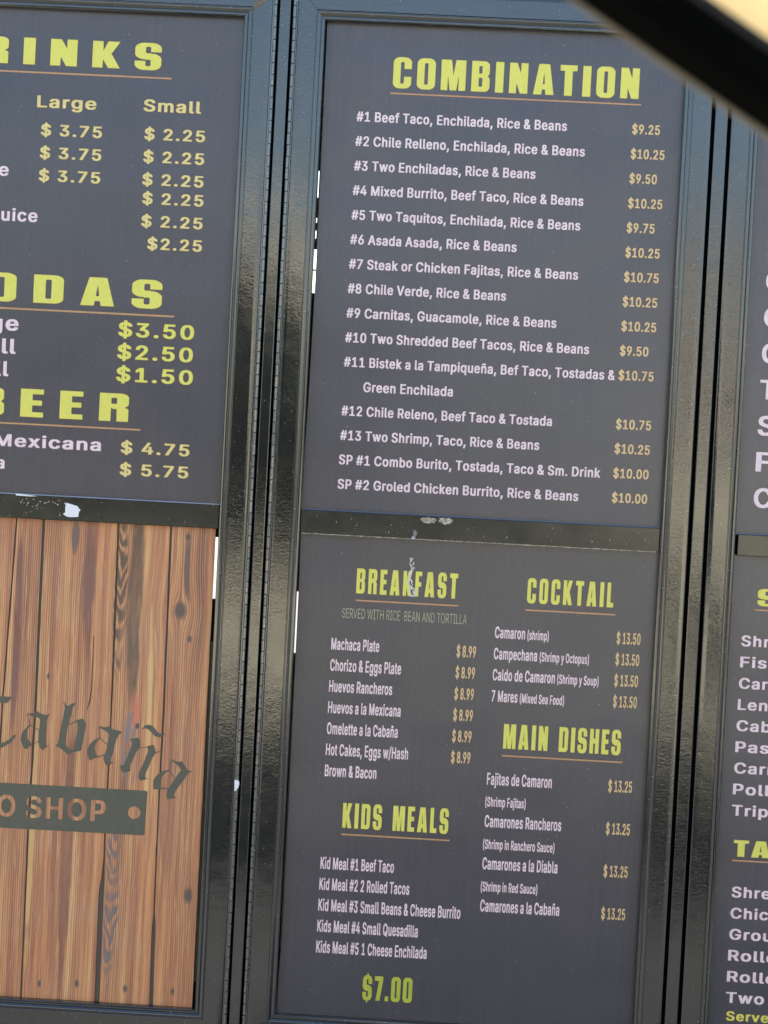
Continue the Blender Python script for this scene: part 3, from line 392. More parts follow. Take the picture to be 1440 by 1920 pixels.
FONT_HEAVY = {
    'O': (620, [[158, 1, 208, -10, 412, -10, 462, 1, 502, 21, 530, 42, 559, 72, 584, 122, 590, 152, 590, 852, 579, 892, 555, 932, 519, 968, 462, 999, 412, 1010, 208, 1010, 158, 999, 102, 969, 70, 938, 51, 912, 36, 878, 30, 848, 30, 148, 41, 108, 65, 68, 101, 32], [288, 855, 342, 851, 358, 839, 365, 818, 365, 188, 355, 158, 332, 145, 278, 149, 262, 161, 255, 182, 255, 812, 265, 842]]),
    '0': (620, [[158, 1, 208, -10, 412, -10, 462, 1, 502, 21, 530, 42, 559, 72, 584, 122, 590, 152, 590, 852, 579, 892, 555, 932, 519, 968, 462, 999, 412, 1010, 208, 1010, 158, 999, 102, 969, 70, 938, 51, 912, 36, 878, 30, 848, 30, 148, 41, 108, 65, 68, 101, 32], [288, 855, 342, 851, 358, 839, 365, 818, 365, 188, 355, 158, 332, 145, 278, 149, 262, 161, 255, 182, 255, 812, 265, 842]]),
    'C': (620, [[462, 999, 412, 1010, 208, 1010, 158, 999, 102, 969, 70, 938, 51, 912, 36, 878, 30, 848, 30, 148, 41, 108, 65, 68, 101, 32, 158, 1, 208, -10, 412, -10, 462, 1, 502, 21, 530, 42, 559, 72, 584, 122, 590, 152, 590, 368, 582, 380, 368, 378, 365, 188, 358, 162, 338, 146, 288, 145, 265, 158, 255, 182, 255, 812, 262, 839, 282, 854, 328, 855, 348, 849, 358, 838, 365, 812, 368, 632, 578, 630, 590, 638, 590, 848, 579, 892, 558, 929, 522, 965]]),
    'D': (620, [[33, 2, 432, 0, 478, 11, 522, 36, 550, 62, 573, 98, 590, 152, 590, 852, 573, 902, 550, 938, 524, 962, 478, 989, 428, 1000, 42, 1000, 30, 992], [288, 840, 342, 836, 358, 824, 365, 802, 365, 202, 355, 172, 332, 160, 278, 164, 262, 176, 255, 198, 255, 798, 265, 828]]),
    'B': (620, [[33, 998, 30, 8, 42, 0, 438, 0, 488, 11, 518, 26, 555, 58, 582, 105, 590, 132, 590, 408, 569, 462, 522, 512, 559, 558, 580, 612, 580, 862, 574, 892, 549, 938, 529, 958, 478, 989, 432, 1000], [282, 460, 342, 459, 358, 449, 365, 432, 365, 188, 358, 171, 338, 160, 278, 161, 262, 171, 255, 188, 255, 432, 262, 449], [282, 840, 332, 839, 348, 829, 355, 812, 355, 618, 348, 601, 328, 590, 278, 591, 262, 601, 255, 618, 255, 812, 262, 829]]),
    'E': (500, [[462, 0, 470, 12, 467, 178, 268, 180, 255, 188, 255, 412, 268, 420, 437, 422, 440, 588, 438, 597, 428, 600, 258, 603, 255, 808, 258, 817, 268, 820, 467, 822, 470, 992, 458, 1000, 38, 1000, 30, 988, 30, 8, 42, 0]]),
    'F': (480, [[38, 0, 252, 3, 255, 392, 268, 400, 412, 400, 420, 408, 418, 577, 268, 580, 255, 588, 255, 808, 258, 817, 268, 820, 448, 823, 450, 988, 442, 1000, 42, 1000, 30, 992, 30, 12]]),
    'H': (620, [[587, 998, 368, 997, 365, 622, 362, 613, 352, 610, 268, 610, 255, 618, 252, 997, 32, 997, 33, 2, 252, 3, 255, 398, 258, 407, 268, 410, 352, 410, 365, 402, 368, 3, 588, 3]]),
    'I': (310, [[38, 0, 268, 0, 280, 8, 280, 988, 272, 1000, 42, 1000, 30, 992, 30, 12]]),
    'K': (640, [[612, 1, 615, 12, 594, 78, 432, 538, 604, 982, 604, 998, 362, 997, 351, 972, 264, 658, 258, 650, 252, 997, 33, 998, 32, 3, 252, 3, 258, 310, 269, 292, 371, 2]]),
    'L': (480, [[38, 1000, 30, 988, 30, 8, 42, 0, 442, 0, 450, 12, 448, 187, 268, 190, 255, 198, 255, 992, 242, 1000]]),
    'M': (820, [[787, 998, 482, 997, 470, 938, 412, 505, 406, 508, 400, 542, 350, 938, 338, 997, 32, 997, 33, 2, 228, 0, 240, 8, 242, 470, 249, 462, 300, 62, 313, 2, 508, 3, 520, 62, 571, 462, 578, 470, 580, 8, 592, 0, 788, 3]]),
    'N': (630, [[597, 2, 598, 997, 382, 997, 378, 670, 366, 688, 259, 998, 33, 998, 32, 3, 248, 3, 252, 330, 264, 312, 371, 2]]),
    'A': (690, [[502, 1000, 192, 1000, 180, 992, 40, 78, 31, 8, 38, 0, 277, 2, 285, 28, 295, 142, 302, 167, 312, 170, 388, 167, 395, 142, 405, 28, 410, 8, 418, 0, 658, 3, 515, 978], [348, 710, 375, 352, 368, 340, 328, 340, 315, 348, 315, 368, 340, 702, 342, 710]]),
    'R': (620, [[33, 998, 32, 3, 252, 3, 255, 468, 258, 477, 268, 480, 280, 472, 283, 442, 358, 440, 365, 432, 368, 3, 587, 2, 590, 428, 572, 458, 552, 474, 518, 485, 510, 492, 513, 502, 545, 528, 569, 558, 590, 612, 590, 868, 569, 922, 550, 948, 518, 974, 488, 989, 442, 1000], [278, 621, 262, 631, 255, 648, 256, 818, 262, 829, 278, 839, 342, 839, 358, 829, 365, 812, 364, 642, 358, 631, 342, 621]]),
    'T': (580, [[178, 0, 398, 0, 410, 8, 410, 802, 422, 810, 548, 813, 550, 988, 542, 1000, 42, 1000, 30, 992, 32, 813, 158, 810, 170, 802, 170, 12]]),
    'S': (620, [[178, 1004, 132, 984, 110, 968, 72, 929, 41, 872, 30, 822, 30, 572, 41, 528, 61, 488, 85, 458, 132, 416, 182, 395, 248, 390, 255, 382, 258, 364, 292, 380, 332, 380, 355, 368, 365, 338, 365, 172, 355, 148, 338, 136, 288, 135, 265, 148, 255, 172, 255, 318, 248, 330, 38, 330, 30, 318, 30, 178, 41, 128, 72, 71, 110, 32, 132, 16, 178, -4, 212, -10, 408, -10, 442, -4, 488, 16, 510, 32, 548, 71, 579, 128, 590, 178, 590, 428, 579, 472, 559, 512, 535, 542, 488, 584, 438, 605, 372, 610, 365, 618, 362, 636, 328, 620, 288, 620, 265, 632, 255, 662, 255, 828, 265, 852, 282, 864, 332, 865, 355, 852, 365, 828, 365, 682, 372, 670, 582, 670, 590, 682, 590, 822, 579, 872, 548, 929, 510, 968, 488, 984, 442, 1004, 408, 1010, 212, 1010]]),
    '$': (620, [[338, 1100, 272, 1097, 267, 1012, 178, 1004, 112, 970, 61, 912, 41, 872, 30, 822, 30, 572, 41, 528, 71, 472, 116, 428, 162, 401, 208, 390, 248, 390, 255, 382, 258, 364, 288, 380, 338, 379, 355, 368, 364, 348, 365, 172, 355, 148, 332, 135, 282, 136, 262, 152, 255, 172, 252, 328, 42, 330, 30, 322, 30, 172, 41, 128, 61, 88, 112, 30, 152, 6, 208, -10, 267, -12, 270, -92, 282, -100, 348, -97, 353, -12, 442, -4, 508, 30, 559, 88, 579, 128, 590, 178, 590, 428, 579, 472, 549, 528, 504, 572, 458, 599, 412, 610, 372, 610, 365, 618, 362, 636, 332, 620, 282, 621, 265, 632, 256, 652, 255, 828, 265, 852, 288, 865, 338, 864, 358, 848, 365, 828, 368, 672, 578, 670, 590, 678, 590, 828, 579, 872, 559, 912, 508, 970, 468, 994, 412, 1010, 353, 1012, 350, 1092]]),
    '7': (560, [[128, 1, 348, 0, 358, 3, 364, 12, 530, 808, 530, 988, 522, 1000, 42, 1000, 30, 992, 33, 812, 278, 810, 288, 802, 135, 78, 122, 8]]),
    '.': (270, [[238, 3, 237, 198, 32, 197, 33, 2]]),
    ' ': (400, []),
}
MENU_PRINT = {
'CT': [
    ('underline', '', 'line', 2.1, [('', -127.2, 539.3, 248.2)]),
    ('heading', 'H', 'heading', 45.7, [('COMBINATION', -124.4, 547.7, 243.9)]),
    ('menu_item', 'B', 'white', 14.8, [('#1 Beef Taco, Enchilada, Rice & Beans', -176.3, 495.2, 139.8), ('#2 Chile Relleno, Enchilada, Rice & Beans', -176.3, 458.4, 168.5), ('#3 Two Enchiladas, Rice & Beans', -176.3, 421.5, 96.6), ('#4 Mixed Burrito, Beef Taco, Rice & Beans', -176.3, 384.7, 170.3), ('#5 Two Taquitos, Enchilada, Rice & Beans', -176.3, 347.8, 167.7), ('#6 Asada Asada, Rice & Beans', -176.3, 311.0, 74.2), ('#7 Steak or Chicken Fajitas, Rice & Beans', -176.3, 274.1, 168.4), ('#8 Chile Verde, Rice & Beans', -176.3, 237.3, 62.3), ('#9 Carnitas, Guacamole, Rice & Beans', -176.3, 200.5, 139.9), ('#10 Two Shredded Beef Tacos, Rice & Beans', -176.3, 163.6, 190.9), ('#11 Bistek a la Tampiqueña, Bef Taco, Tostadas &', -176.3, 126.8, 231.5), ('#12 Chile Releno, Beef Taco & Tostada', -176.3, 53.1, 141.1), ('#13 Two Shrimp, Taco, Rice & Beans', -176.3, 16.2, 124.1), ('SP #1 Combo Burito, Tostada, Taco & Sm. Drink', -176.3, -20.6, 217.6), ('SP #2 Groled Chicken Burrito, Rice & Beans', -176.3, -57.5, 186.7)]),
    ('menu_item', 'B', 'white', 14.9, [('Green Enchilada', -145.0, 89.9, -9.8)]),
    ('price', 'B', 'price', 14.3, [('$9.25', 236.9, 495.7, 278.6), ('$10.25', 236.9, 458.9, 287.4), ('$9.50', 236.9, 422.1, 278.1), ('$10.25', 236.9, 385.3, 288.3), ('$9.75', 236.9, 348.5, 278.7), ('$10.25', 236.9, 311.7, 288.4), ('$10.75', 236.9, 274.9, 288.9), ('$10.25', 236.9, 238.1, 288.8), ('$10.25', 236.9, 201.3, 289.3), ('$9.50', 236.9, 164.5, 279.6), ('$10.75', 236.9, 127.7, 289.4), ('$10.75', 236.9, 54.2, 289.7), ('$10.25', 236.9, 17.4, 289.9), ('$10.00', 236.9, -19.4, 290.0), ('$10.00', 236.9, -56.2, 289.9)]),
],
'CB': [
    ('heading', 'H', 'heading', 37.9, [('BREAKFAST', -140.1, -214.0, 12.8)]),
    ('underline', '', 'line', 2.2, [('', -139.9, -224.6, 15.3)]),
    ('menu_note', 'R', 'note', 14.9, [('SERVED WITH RICE  BEAN AND TORTILLA', -159.5, -252.0, 29.0)]),
    ('menu_item', 'B', 'white', 17.8, [('Machaca Plate', -173.4, -301.1, -100.6), ('Chorizo & Eggs Plate', -173.4, -333.2, -65.9), ('Huevos Rancheros', -173.4, -365.2, -77.7), ('Huevos a la Mexicana', -173.4, -397.3, -63.3), ('Omelette a la Cabaña', -173.4, -429.4, -66.0), ('Hot Cakes, Eggs w/Hash', -173.4, -461.5, -48.7), ('Brown & Bacon', -173.4, -493.6, -95.0)]),
    ('price', 'B', 'price', 17.3, [('$ 8.99', 16.4, -301.7, 45.6), ('$ 8.99', 16.4, -333.8, 45.7), ('$ 8.99', 16.4, -366.0, 45.8), ('$ 8.99', 16.4, -398.1, 45.9), ('$ 8.99', 16.4, -430.2, 45.6), ('$ 8.99', 16.4, -462.3, 45.6)]),
    ('heading', 'H', 'heading', 38.1, [('KIDS MEALS', -142.8, -570.5, 17.7)]),
    ('underline', '', 'line', 2.2, [('', -143.4, -580.4, 20.8)]),
    ('menu_item', 'B', 'white', 18.3, [('Kid Meal #1 Beef Taco', -172.7, -634.7, -61.0), ('Kid Meal #2 2 Rolled Tacos', -172.7, -666.7, -36.1), ('Kid Meal #3 Small Beans & Cheese Burrito', -172.7, -698.7, 43.1), ('Kids Meal #4 Small Quesadilla', -172.7, -730.7, -19.8), ('Kids Meal #5 1 Cheese Enchilada', -172.7, -762.6, -4.8)]),
    ('price', 'H', 'heading2', 37.4, [('$7.00', -99.0, -830.7, -23.7)]),
    ('heading', 'H', 'heading', 37.4, [('COCKTAIL', 118.0, -214.6, 247.7)]),
    ('underline', '', 'line', 2.2, [('', 116.8, -225.3, 251.7)]),
    ('menu_item', 'B', 'white', 17.3, [('Camaron', 72.6, -270.0, 118.1), ('Campechana', 72.6, -302.1, 137.9), ('Caldo de Camaron', 72.6, -334.1, 166.4), ('7 Mares', 72.6, -366.2, 111.8)]),
    ('menu_note', 'B', 'white', 14.1, [('(shrimp)', 121.6, -269.9, 153.8), ('(Shrimp y Octopus)', 141.7, -301.9, 216.0), ('(Shrimp y Soup)', 169.9, -333.9, 232.3), ('(Mixed Sea Food)', 115.2, -366.0, 182.0)]),
    ('price', 'B', 'price', 17.3, [('$ 13.50', 255.7, -268.8, 291.5), ('$ 13.50', 255.7, -300.7, 291.4), ('$ 13.50', 255.7, -332.6, 291.2), ('$ 13.50', 255.7, -364.5, 291.3)]),
    ('heading', 'H', 'heading', 37.5, [('MAIN DISHES', 93.7, -436.5, 270.6)]),
    ('underline', '', 'line', 2.2, [('', 92.8, -447.3, 274.4)]),
    ('menu_item', 'B', 'white', 18.2, [('Fajitas de Camaron', 72.3, -492.4, 170.3), ('Camarones Rancheros', 72.3, -556.7, 187.9), ('Camarones a la Diabla', 72.3, -621.0, 185.7), ('Camarones a la Cabaña', 72.3, -685.3, 191.9)]),
    ('menu_note', 'B', 'white', 14.5, [('(Shrimp Fajitas)', 71.6, -525.4, 132.7), ('(Shrimp in Ranchero Sauce)', 71.6, -589.9, 179.6), ('(Shrimp in Red Sauce)', 71.6, -654.4, 157.3)]),
    ('price', 'B', 'price', 17.3, [('$ 13.25', 255.4, -492.6, 291.1), ('$ 13.25', 255.4, -557.1, 291.5), ('$ 13.25', 255.4, -621.6, 291.6), ('$ 13.25', 255.4, -686.1, 291.3)]),
],
'LT': [
    ('heading', 'H', 'heading', 40.0, [('DRINKS', -809.6, 557.4, -474.4)]),
    ('underline', '', 'line', 2.4, [('', -823.7, 545.9, -457.7)]),
    ('menu_note', 'B', 'price', 18.0, [('Large', -659.4, 493.7, -569.2)]),
    ('menu_note', 'B', 'price', 18.0, [('Small', -497.8, 495.2, -410.6)]),
    ('price', 'B', 'price', 17.2, [('$ 3.75', -651.7, 451.7, -558.8), ('$ 3.75', -651.7, 417.5, -558.2), ('$ 3.75', -651.7, 383.2, -558.1)]),
    ('price', 'B', 'price', 17.2, [('$ 2.25', -494.6, 452.9, -402.6), ('$ 2.25', -494.6, 418.8, -402.2), ('$ 2.25', -494.6, 384.7, -401.6)]),
    ('price', 'B', 'price', 17.2, [('$ 2.25', -493.0, 356.2, -400.2), ('$ 2.25', -493.0, 322.0, -399.8)]),
    ('price', 'B', 'price', 17.2, [('$2.25', -482.2, 288.3, -399.2)]),
    ('menu_item', 'B', 'white', 19.3, [('Lemonade', -844.9, 388.2, -697.7)]),
    ('menu_item', 'B', 'white', 19.3, [('Juice', -722.9, 320.7, -650.6)]),
    ('heading', 'H', 'heading', 42.7, [('SODAS', -795.4, 199.4, -456.0)]),
    ('underline', '', 'line', 2.6, [('', -807.2, 189.0, -436.1)]),
    ('price', 'B', 'heading', 21.7, [('$3.50', -519.7, 155.1, -404.7), ('$2.50', -519.7, 121.2, -404.9), ('$1.50', -519.7, 87.3, -403.2)]),
    ('menu_item', 'B', 'white', 22.6, [('Large', -776.3, 155.5, -671.7), ('Small', -776.3, 120.5, -674.1)]),
    ('menu_item', 'B', 'white', 22.6, [('Refill', -771.4, 86.3, -683.6)]),
    ('heading', 'H', 'heading', 42.4, [('BEER', -732.7, 26.4, -498.3)]),
    ('underline', '', 'line', 2.4, [('', -743.6, 15.5, -479.2)]),
    ('menu_item', 'B', 'white', 18.6, [('Mexicana', -699.9, -19.7, -537.5)]),
    ('menu_item', 'B', 'white', 18.6, [('Importada', -845.0, -54.0, -683.0)]),
    ('price', 'B', 'price', 17.7, [('$ 4.75', -507.4, -20.9, -402.7), ('$ 5.75', -507.4, -54.2, -402.9)]),
],
'RT': [
    ('menu_item', 'B', 'white', 29.4, [('C', 448.8, 326.2, 474.9), ('C', 448.8, 272.0, 476.4), ('C', 448.8, 217.8, 476.3), ('C', 448.8, 163.7, 474.6), ('T', 448.8, 109.5, 473.7), ('S', 448.8, 55.3, 472.8), ('F', 448.8, 1.1, 474.2), ('C', 448.8, -53.0, 475.7)]),
],
'RB': [
    ('heading', 'H', 'heading', 25.6, [('S', 463.1, -200.2, 491.2)]),
    ('underline', '', 'line', 2.1, [('', 459.6, -206.6, 575.3)]),
    ('menu_item', 'B', 'white', 16.5, [('Shrimp', 442.4, -262.1, 531.4), ('Fish', 442.4, -294.1, 499.8), ('Carne', 442.4, -326.1, 516.7), ('Lengua', 442.4, -358.1, 536.1), ('Cabeza', 442.4, -390.0, 541.9), ('Pastor', 442.4, -422.0, 536.6), ('Carnitas', 442.4, -454.0, 557.6), ('Pollo', 442.4, -486.0, 515.5), ('Tripas', 442.4, -518.0, 529.3)]),
    ('heading', 'H', 'heading', 25.0, [('TACOS', 448.3, -579.6, 588.7)]),
    ('underline', '', 'line', 2.1, [('', 447.5, -585.7, 605.0)]),
    ('menu_item', 'B', 'white', 16.4, [('Shredded', 449.3, -641.5, 573.1), ('Chicken', 449.3, -673.5, 552.5), ('Ground', 449.3, -705.5, 547.9), ('Rolled', 449.3, -737.6, 540.2), ('Rolled', 449.3, -769.6, 541.2), ('Two', 449.3, -801.6, 506.9)]),
    ('menu_note', 'B', 'heading', 14.2, [('Served', 451.5, -828.6, 529.3)]),
],
}
SCRIPT_LETTERS = [
    [[(-653.9,-399.4),(-661.1,-409.1),(-661.6,-409.5),(-666.7,-409.8),(-692.6,-408.3),(-693,-408.2),(-693.2,-408.0),(-693.6,-399.5),(-693.6,-399.2),(-693.4,-399.1),(-663.4,-399.8),(-654.3,-399.3),(-654,-399.3)],[(-645.6,-457.2),(-645.6,-457.5),(-647.8,-462.4),(-654.5,-470.2),(-663.3,-476.3),(-671.5,-479.4),(-681.2,-478.5),(-681.7,-478.3),(-682.2,-467.7),(-682.1,-467.4),(-671.8,-470.9),(-663.8,-469.7),(-654.8,-464.2),(-650.9,-458.9),(-646,-457.2)]],
    [[(-604,-478.6),(-604.3,-478.5),(-607.6,-475.8),(-608.3,-475.2),(-611.2,-467.5),(-611.3,-465.9),(-611.4,-465.7),(-612.1,-466.1),(-621.2,-472.1),(-621.5,-472.2),(-621.9,-472.1),(-622.1,-472.1),(-628.6,-477.6),(-629.1,-478.0),(-632.4,-476.8),(-632.8,-476.6),(-637.1,-468.9),(-638.3,-462.7),(-636.9,-453.5),(-632.9,-448.0),(-627.5,-441.5),(-626.4,-440.4),(-626,-440.1),(-630.9,-425.7),(-631,-425.3),(-631,-425.1),(-630.3,-424.8),(-630,-425.1),(-625,-439.6),(-624.7,-440.2),(-612.3,-447.0),(-611.4,-447.4),(-611.2,-447.1),(-609.9,-440.8),(-609.5,-431.9),(-609.8,-431.4),(-614.5,-428.4),(-618.8,-428.0),(-623.9,-426.8),(-630.4,-424.2),(-630.9,-423.8),(-631,-423.6),(-630.9,-423.5),(-626.1,-423.8),(-621.4,-422.6),(-620.9,-422.4),(-616.9,-419.5),(-616.5,-419.3),(-610.8,-422.0),(-604.9,-424.0),(-603.9,-424.2),(-599.5,-424.4),(-595.7,-421.6),(-595.3,-421.4),(-595.6,-422.4),(-598,-427.1),(-600.1,-432.1),(-599.9,-468.8),(-599.8,-469.5),(-599.7,-469.8),(-598.3,-470.8),(-594.6,-470.1),(-594.3,-470.1),(-594.2,-470.2),(-599.2,-473.8)],[(-624.3,-441.9),(-628.7,-447.9),(-629.1,-456.2),(-627.7,-462.2),(-621.1,-470.4),(-620.8,-470.5),(-612.3,-465.0),(-611.3,-464.2),(-611.6,-448.6),(-623.2,-442.4)]],
    [[(-564,-482.9),(-564.4,-482.8),(-571.5,-478.2),(-575.8,-474.4),(-584.6,-470.2),(-584.9,-469.9),(-584.7,-469.6),(-581.4,-466.8),(-581.1,-466.3),(-579.8,-460.0),(-578.6,-447.6),(-576.3,-433.8),(-574.5,-421.4),(-573,-412.3),(-574.4,-406.2),(-577.8,-402.0),(-578,-401.6),(-578,-401.4),(-575.3,-403.4),(-574.4,-404.2),(-571.1,-407.7),(-570.7,-408.1),(-570.4,-408.2),(-567.6,-408.0),(-562.6,-405.0),(-555.5,-402.8),(-555.1,-402.7),(-555,-402.8),(-560.3,-408.8),(-562.3,-411.6),(-562.9,-421.9),(-565,-429.9),(-566.2,-436.2),(-566.2,-436.7),(-555.3,-430.5),(-546.4,-426.6),(-545.3,-427.2),(-542.9,-429.0),(-539.8,-434.8),(-540,-441.0),(-541.9,-453.3),(-545.5,-475.7),(-545.9,-475.9),(-558,-479.1)],[(-558.3,-475.9),(-558.1,-475.6),(-556.4,-470.1),(-555,-461.6),(-553.4,-451.1),(-551.7,-441.6),(-552.6,-434.6),(-552.9,-434.2),(-554.7,-432.7),(-555.3,-432.9),(-565.8,-438.3),(-566,-438.4),(-566.1,-438.2),(-566.2,-437.4),(-566.4,-437.3),(-567.5,-442.7),(-569.8,-456.8),(-570.1,-466.6),(-570,-467.0),(-569.9,-467.4),(-568,-470.3),(-567.5,-471.0),(-558.8,-475.7)]],
    [[(-484.4,-444.3),(-484.4,-444.5),(-484.5,-444.8),(-489.4,-448.5),(-491.9,-454.2),(-493.5,-458.8),(-494.9,-467.0),(-496.7,-476.0),(-498.6,-483.4),(-499.1,-489.6),(-499.1,-490.0),(-498.8,-490.2),(-497.1,-490.4),(-493.7,-490.3),(-493.3,-490.3),(-493.3,-490.4),(-493.8,-490.7),(-504.9,-496.2),(-505.3,-496.2),(-508.1,-492.9),(-510.1,-487.7),(-510.4,-482.4),(-510.1,-481.4),(-510.2,-481.2),(-520.3,-485.5),(-520.6,-485.4),(-521,-484.8),(-521.3,-484.7),(-529.9,-489.4),(-531.1,-490.0),(-531.4,-490.0),(-533,-485.9),(-535.9,-480.0),(-535.8,-473.7),(-532.9,-466.2),(-527.9,-459.8),(-527.5,-459.4),(-518.6,-454.3),(-517.9,-454.1),(-519.9,-438.5),(-519.9,-437.2),(-519.7,-436.9),(-519,-437.0),(-512.6,-437.8),(-508.3,-437.6),(-503.7,-435.8),(-501,-438.9),(-500.4,-439.3),(-496.2,-441.1),(-490.8,-441.7),(-486.3,-442.8),(-485.9,-443.0)],[(-518.6,-438.9),(-518.6,-440.0),(-516.6,-454.8),(-506.3,-463.2),(-505.6,-463.7),(-505.4,-463.3),(-505.2,-461.4),(-504.7,-453.5),(-504.1,-447.5),(-508.8,-444.1),(-518.3,-439.0)],[(-519.6,-483.3),(-518.4,-482.9),(-509.9,-479.2),(-509.6,-479.2),(-509.4,-479.4),(-509.2,-479.3),(-508,-476.6),(-506.5,-470.7),(-506.1,-469.2),(-505.7,-465.7),(-505.7,-465.3),(-506.2,-464.7),(-516.1,-456.8),(-517.3,-455.9),(-521.3,-459.1),(-521.5,-459.4),(-523.8,-464.9),(-525,-471.2),(-523.1,-479.2)]],
    [[(-452.4,-516.4),(-452.6,-516.4),(-452.9,-516.2),(-455.5,-512.6),(-456.2,-508.1),(-456.2,-507.1),(-453.5,-498.9),(-449.4,-489.5),(-443.6,-472.3),(-443.4,-471.1),(-443.3,-467.6),(-445,-465.0),(-446.3,-465.2),(-457.6,-467.7),(-457.9,-468.0),(-461.8,-473.9),(-467.9,-489.6),(-469.8,-496.0),(-469.8,-496.6),(-468.8,-502.0),(-468.9,-502.5),(-477.6,-505.5),(-478.4,-505.7),(-478.7,-505.6),(-480.4,-504.7),(-480.9,-504.3),(-484.1,-499.1),(-484.3,-498.7),(-484.9,-495.5),(-484.8,-495.3),(-484.5,-495.1),(-479.4,-493.6),(-479,-493.3),(-475,-483.7),(-472.7,-475.4),(-467.5,-461.7),(-467.8,-457.2),(-470.1,-456.0),(-472.3,-455.0),(-472.5,-454.8),(-472.5,-454.7),(-468.2,-453.1),(-459.2,-450.8),(-459,-450.9),(-458.8,-451.1),(-456.6,-454.7),(-455.4,-460.0),(-456.7,-465.7),(-456.7,-466.0),(-456.6,-466.2),(-455.6,-466.0),(-443.9,-463.4),(-442.5,-462.5),(-435.1,-460.8),(-434.9,-461.1),(-433.7,-464.4),(-431.3,-471.8),(-431.1,-471.8),(-430.5,-471.5),(-424.9,-469.1),(-424.6,-469.2),(-424.3,-469.9),(-424.4,-470.1),(-424.6,-470.3),(-431.7,-473.4),(-432,-473.6),(-434.7,-478.2),(-438.5,-486.8),(-441.7,-496.2),(-445,-503.6),(-445.1,-504.1),(-445.7,-509.2),(-444.7,-512.4),(-444.6,-512.6),(-444.3,-512.6),(-441.2,-512.3),(-440.4,-512.3),(-440.3,-512.4),(-441.2,-512.7)]],
    [[(-418.3,-440.7),(-421.6,-446.8),(-422,-447.0),(-426.5,-448.8),(-427.2,-448.9),(-432.1,-448.0),(-432.7,-447.8),(-437.1,-444.6),(-441,-440.3),(-444.4,-437.6),(-445,-437.3),(-449.2,-435.9),(-449.6,-436.0),(-452.7,-438.3),(-453,-438.3),(-453.5,-437.7),(-453.7,-437.4),(-453.2,-436.4),(-450.8,-432.7),(-445.7,-430.4),(-444.9,-430.2),(-439.2,-431.6),(-434.6,-435.7),(-430.1,-440.6),(-426.4,-443.0),(-421.1,-442.8),(-420.7,-442.6),(-418.8,-440.9),(-418.4,-440.6)]],
    [[(-461,-437.8),(-462.3,-437.4),(-462.8,-437.1),(-463.7,-435.7),(-464.3,-433.5),(-464,-431.3),(-463.3,-430.1),(-462.8,-429.4),(-461.5,-428.8),(-460.2,-429.2),(-459.7,-429.6),(-458.7,-431.0),(-458.2,-432.9),(-458.2,-433.5),(-458.5,-435.5),(-459.5,-437.1)]],
    [[(-410.4,-541.8),(-410.6,-541.7),(-410.7,-541.4),(-411.8,-537.2),(-412,-530.8),(-408.6,-524.9),(-400.5,-510.3),(-392.2,-497.4),(-392.1,-496.9),(-393.1,-493.8),(-393.3,-493.4),(-397.3,-489.1),(-406.1,-482.8),(-406.7,-482.5),(-406.9,-483.0),(-408.3,-498.4),(-401.4,-508.5),(-401.1,-509.1),(-401.8,-509.6),(-402.1,-509.5),(-409.1,-499.2),(-409.4,-499.0),(-412.4,-500.1),(-413,-500.5),(-417,-504.0),(-419.9,-507.8),(-421.1,-513.3),(-421,-523.4),(-420.8,-525.5),(-420.6,-525.6),(-420,-525.6),(-411.7,-524.7),(-409.9,-524.7),(-409.7,-524.8),(-409.6,-525.0),(-409.6,-526.0),(-409.7,-526.3),(-420.9,-527.6),(-432,-528.3),(-432.2,-528.1),(-432.9,-522.6),(-433.2,-515.0),(-432.8,-514.1),(-430.3,-509.2),(-425.9,-504.4),(-419.9,-500.1),(-412,-497.7),(-409.5,-497.5),(-409.2,-497.4),(-409.1,-497.1),(-407.7,-482.0),(-407.9,-481.2),(-408,-480.5),(-407.8,-480.3),(-401.2,-483.5),(-400.2,-483.8),(-395.4,-484.5),(-391.8,-483.3),(-391.3,-483.3),(-388,-487.1),(-383.4,-493.7),(-382.4,-494.5),(-379.3,-496.9),(-374.4,-497.1),(-373.6,-497.2),(-373.5,-497.3),(-373.8,-497.5),(-378.4,-499.6),(-382.6,-503.9),(-386,-509.5),(-398.5,-529.0),(-400.9,-534.5),(-400.9,-535.0),(-400.1,-537.5),(-399.9,-537.8),(-396.1,-538.4),(-395.9,-538.6),(-396,-538.7),(-401.8,-540.5)]],
]



FONTS = {'B': FONT_BOLD, 'R': FONT_REGULAR, 'H': FONT_HEAVY}
GC = {}


def clean(loop):
    out = []
    for p in loop:
        if not out or (abs(p[0] - out[-1][0]) + abs(p[1] - out[-1][1])) > 1e-6:
            out.append(p)
    return out


def inside(p, loop):
    c = False
    for i in range(len(loop)):
        (x0, y0), (x1, y1) = loop[i - 1], loop[i]
        if (y0 > p[1]) != (y1 > p[1]) and p[0] < (x1 - x0) * (p[1] - y0) / (y1 - y0) + x0:
            c = not c
    return c


def tess(loops):
    """triangles of nested outlines: every island is filled on its own together with its holes"""
    depth = [sum(inside(l[0], m) for m in loops if m is not l) for l in loops]
    start = []
    n = 0
    for l in loops:
        start.append(n)
        n += len(l)
    flat = [p for l in loops for p in l]
    out = []
    for i, l in enumerate(loops):
        if depth[i] % 2:
            continue
        idx = [i] + [j for j, m in enumerate(loops) if depth[j] == depth[i] + 1 and inside(m[0], l)]
        back = [start[j] + q for j in idx for q in range(len(loops[j]))]
        for a, b, c in tessellate_polygon([[Vector((x, y, 0)) for x, y in loops[j]] for j in idx]):
            a, b, c = back[a], back[b], back[c]
            ax, ay = flat[a]; bx, by = flat[b]; cx, cy = flat[c]
            s = (bx - ax) * (cy - ay) - (cx - ax) * (by - ay)
            if abs(s) > 1e-9:
                out.append((a, b, c) if s > 0 else (a, c, b))
    return flat, out


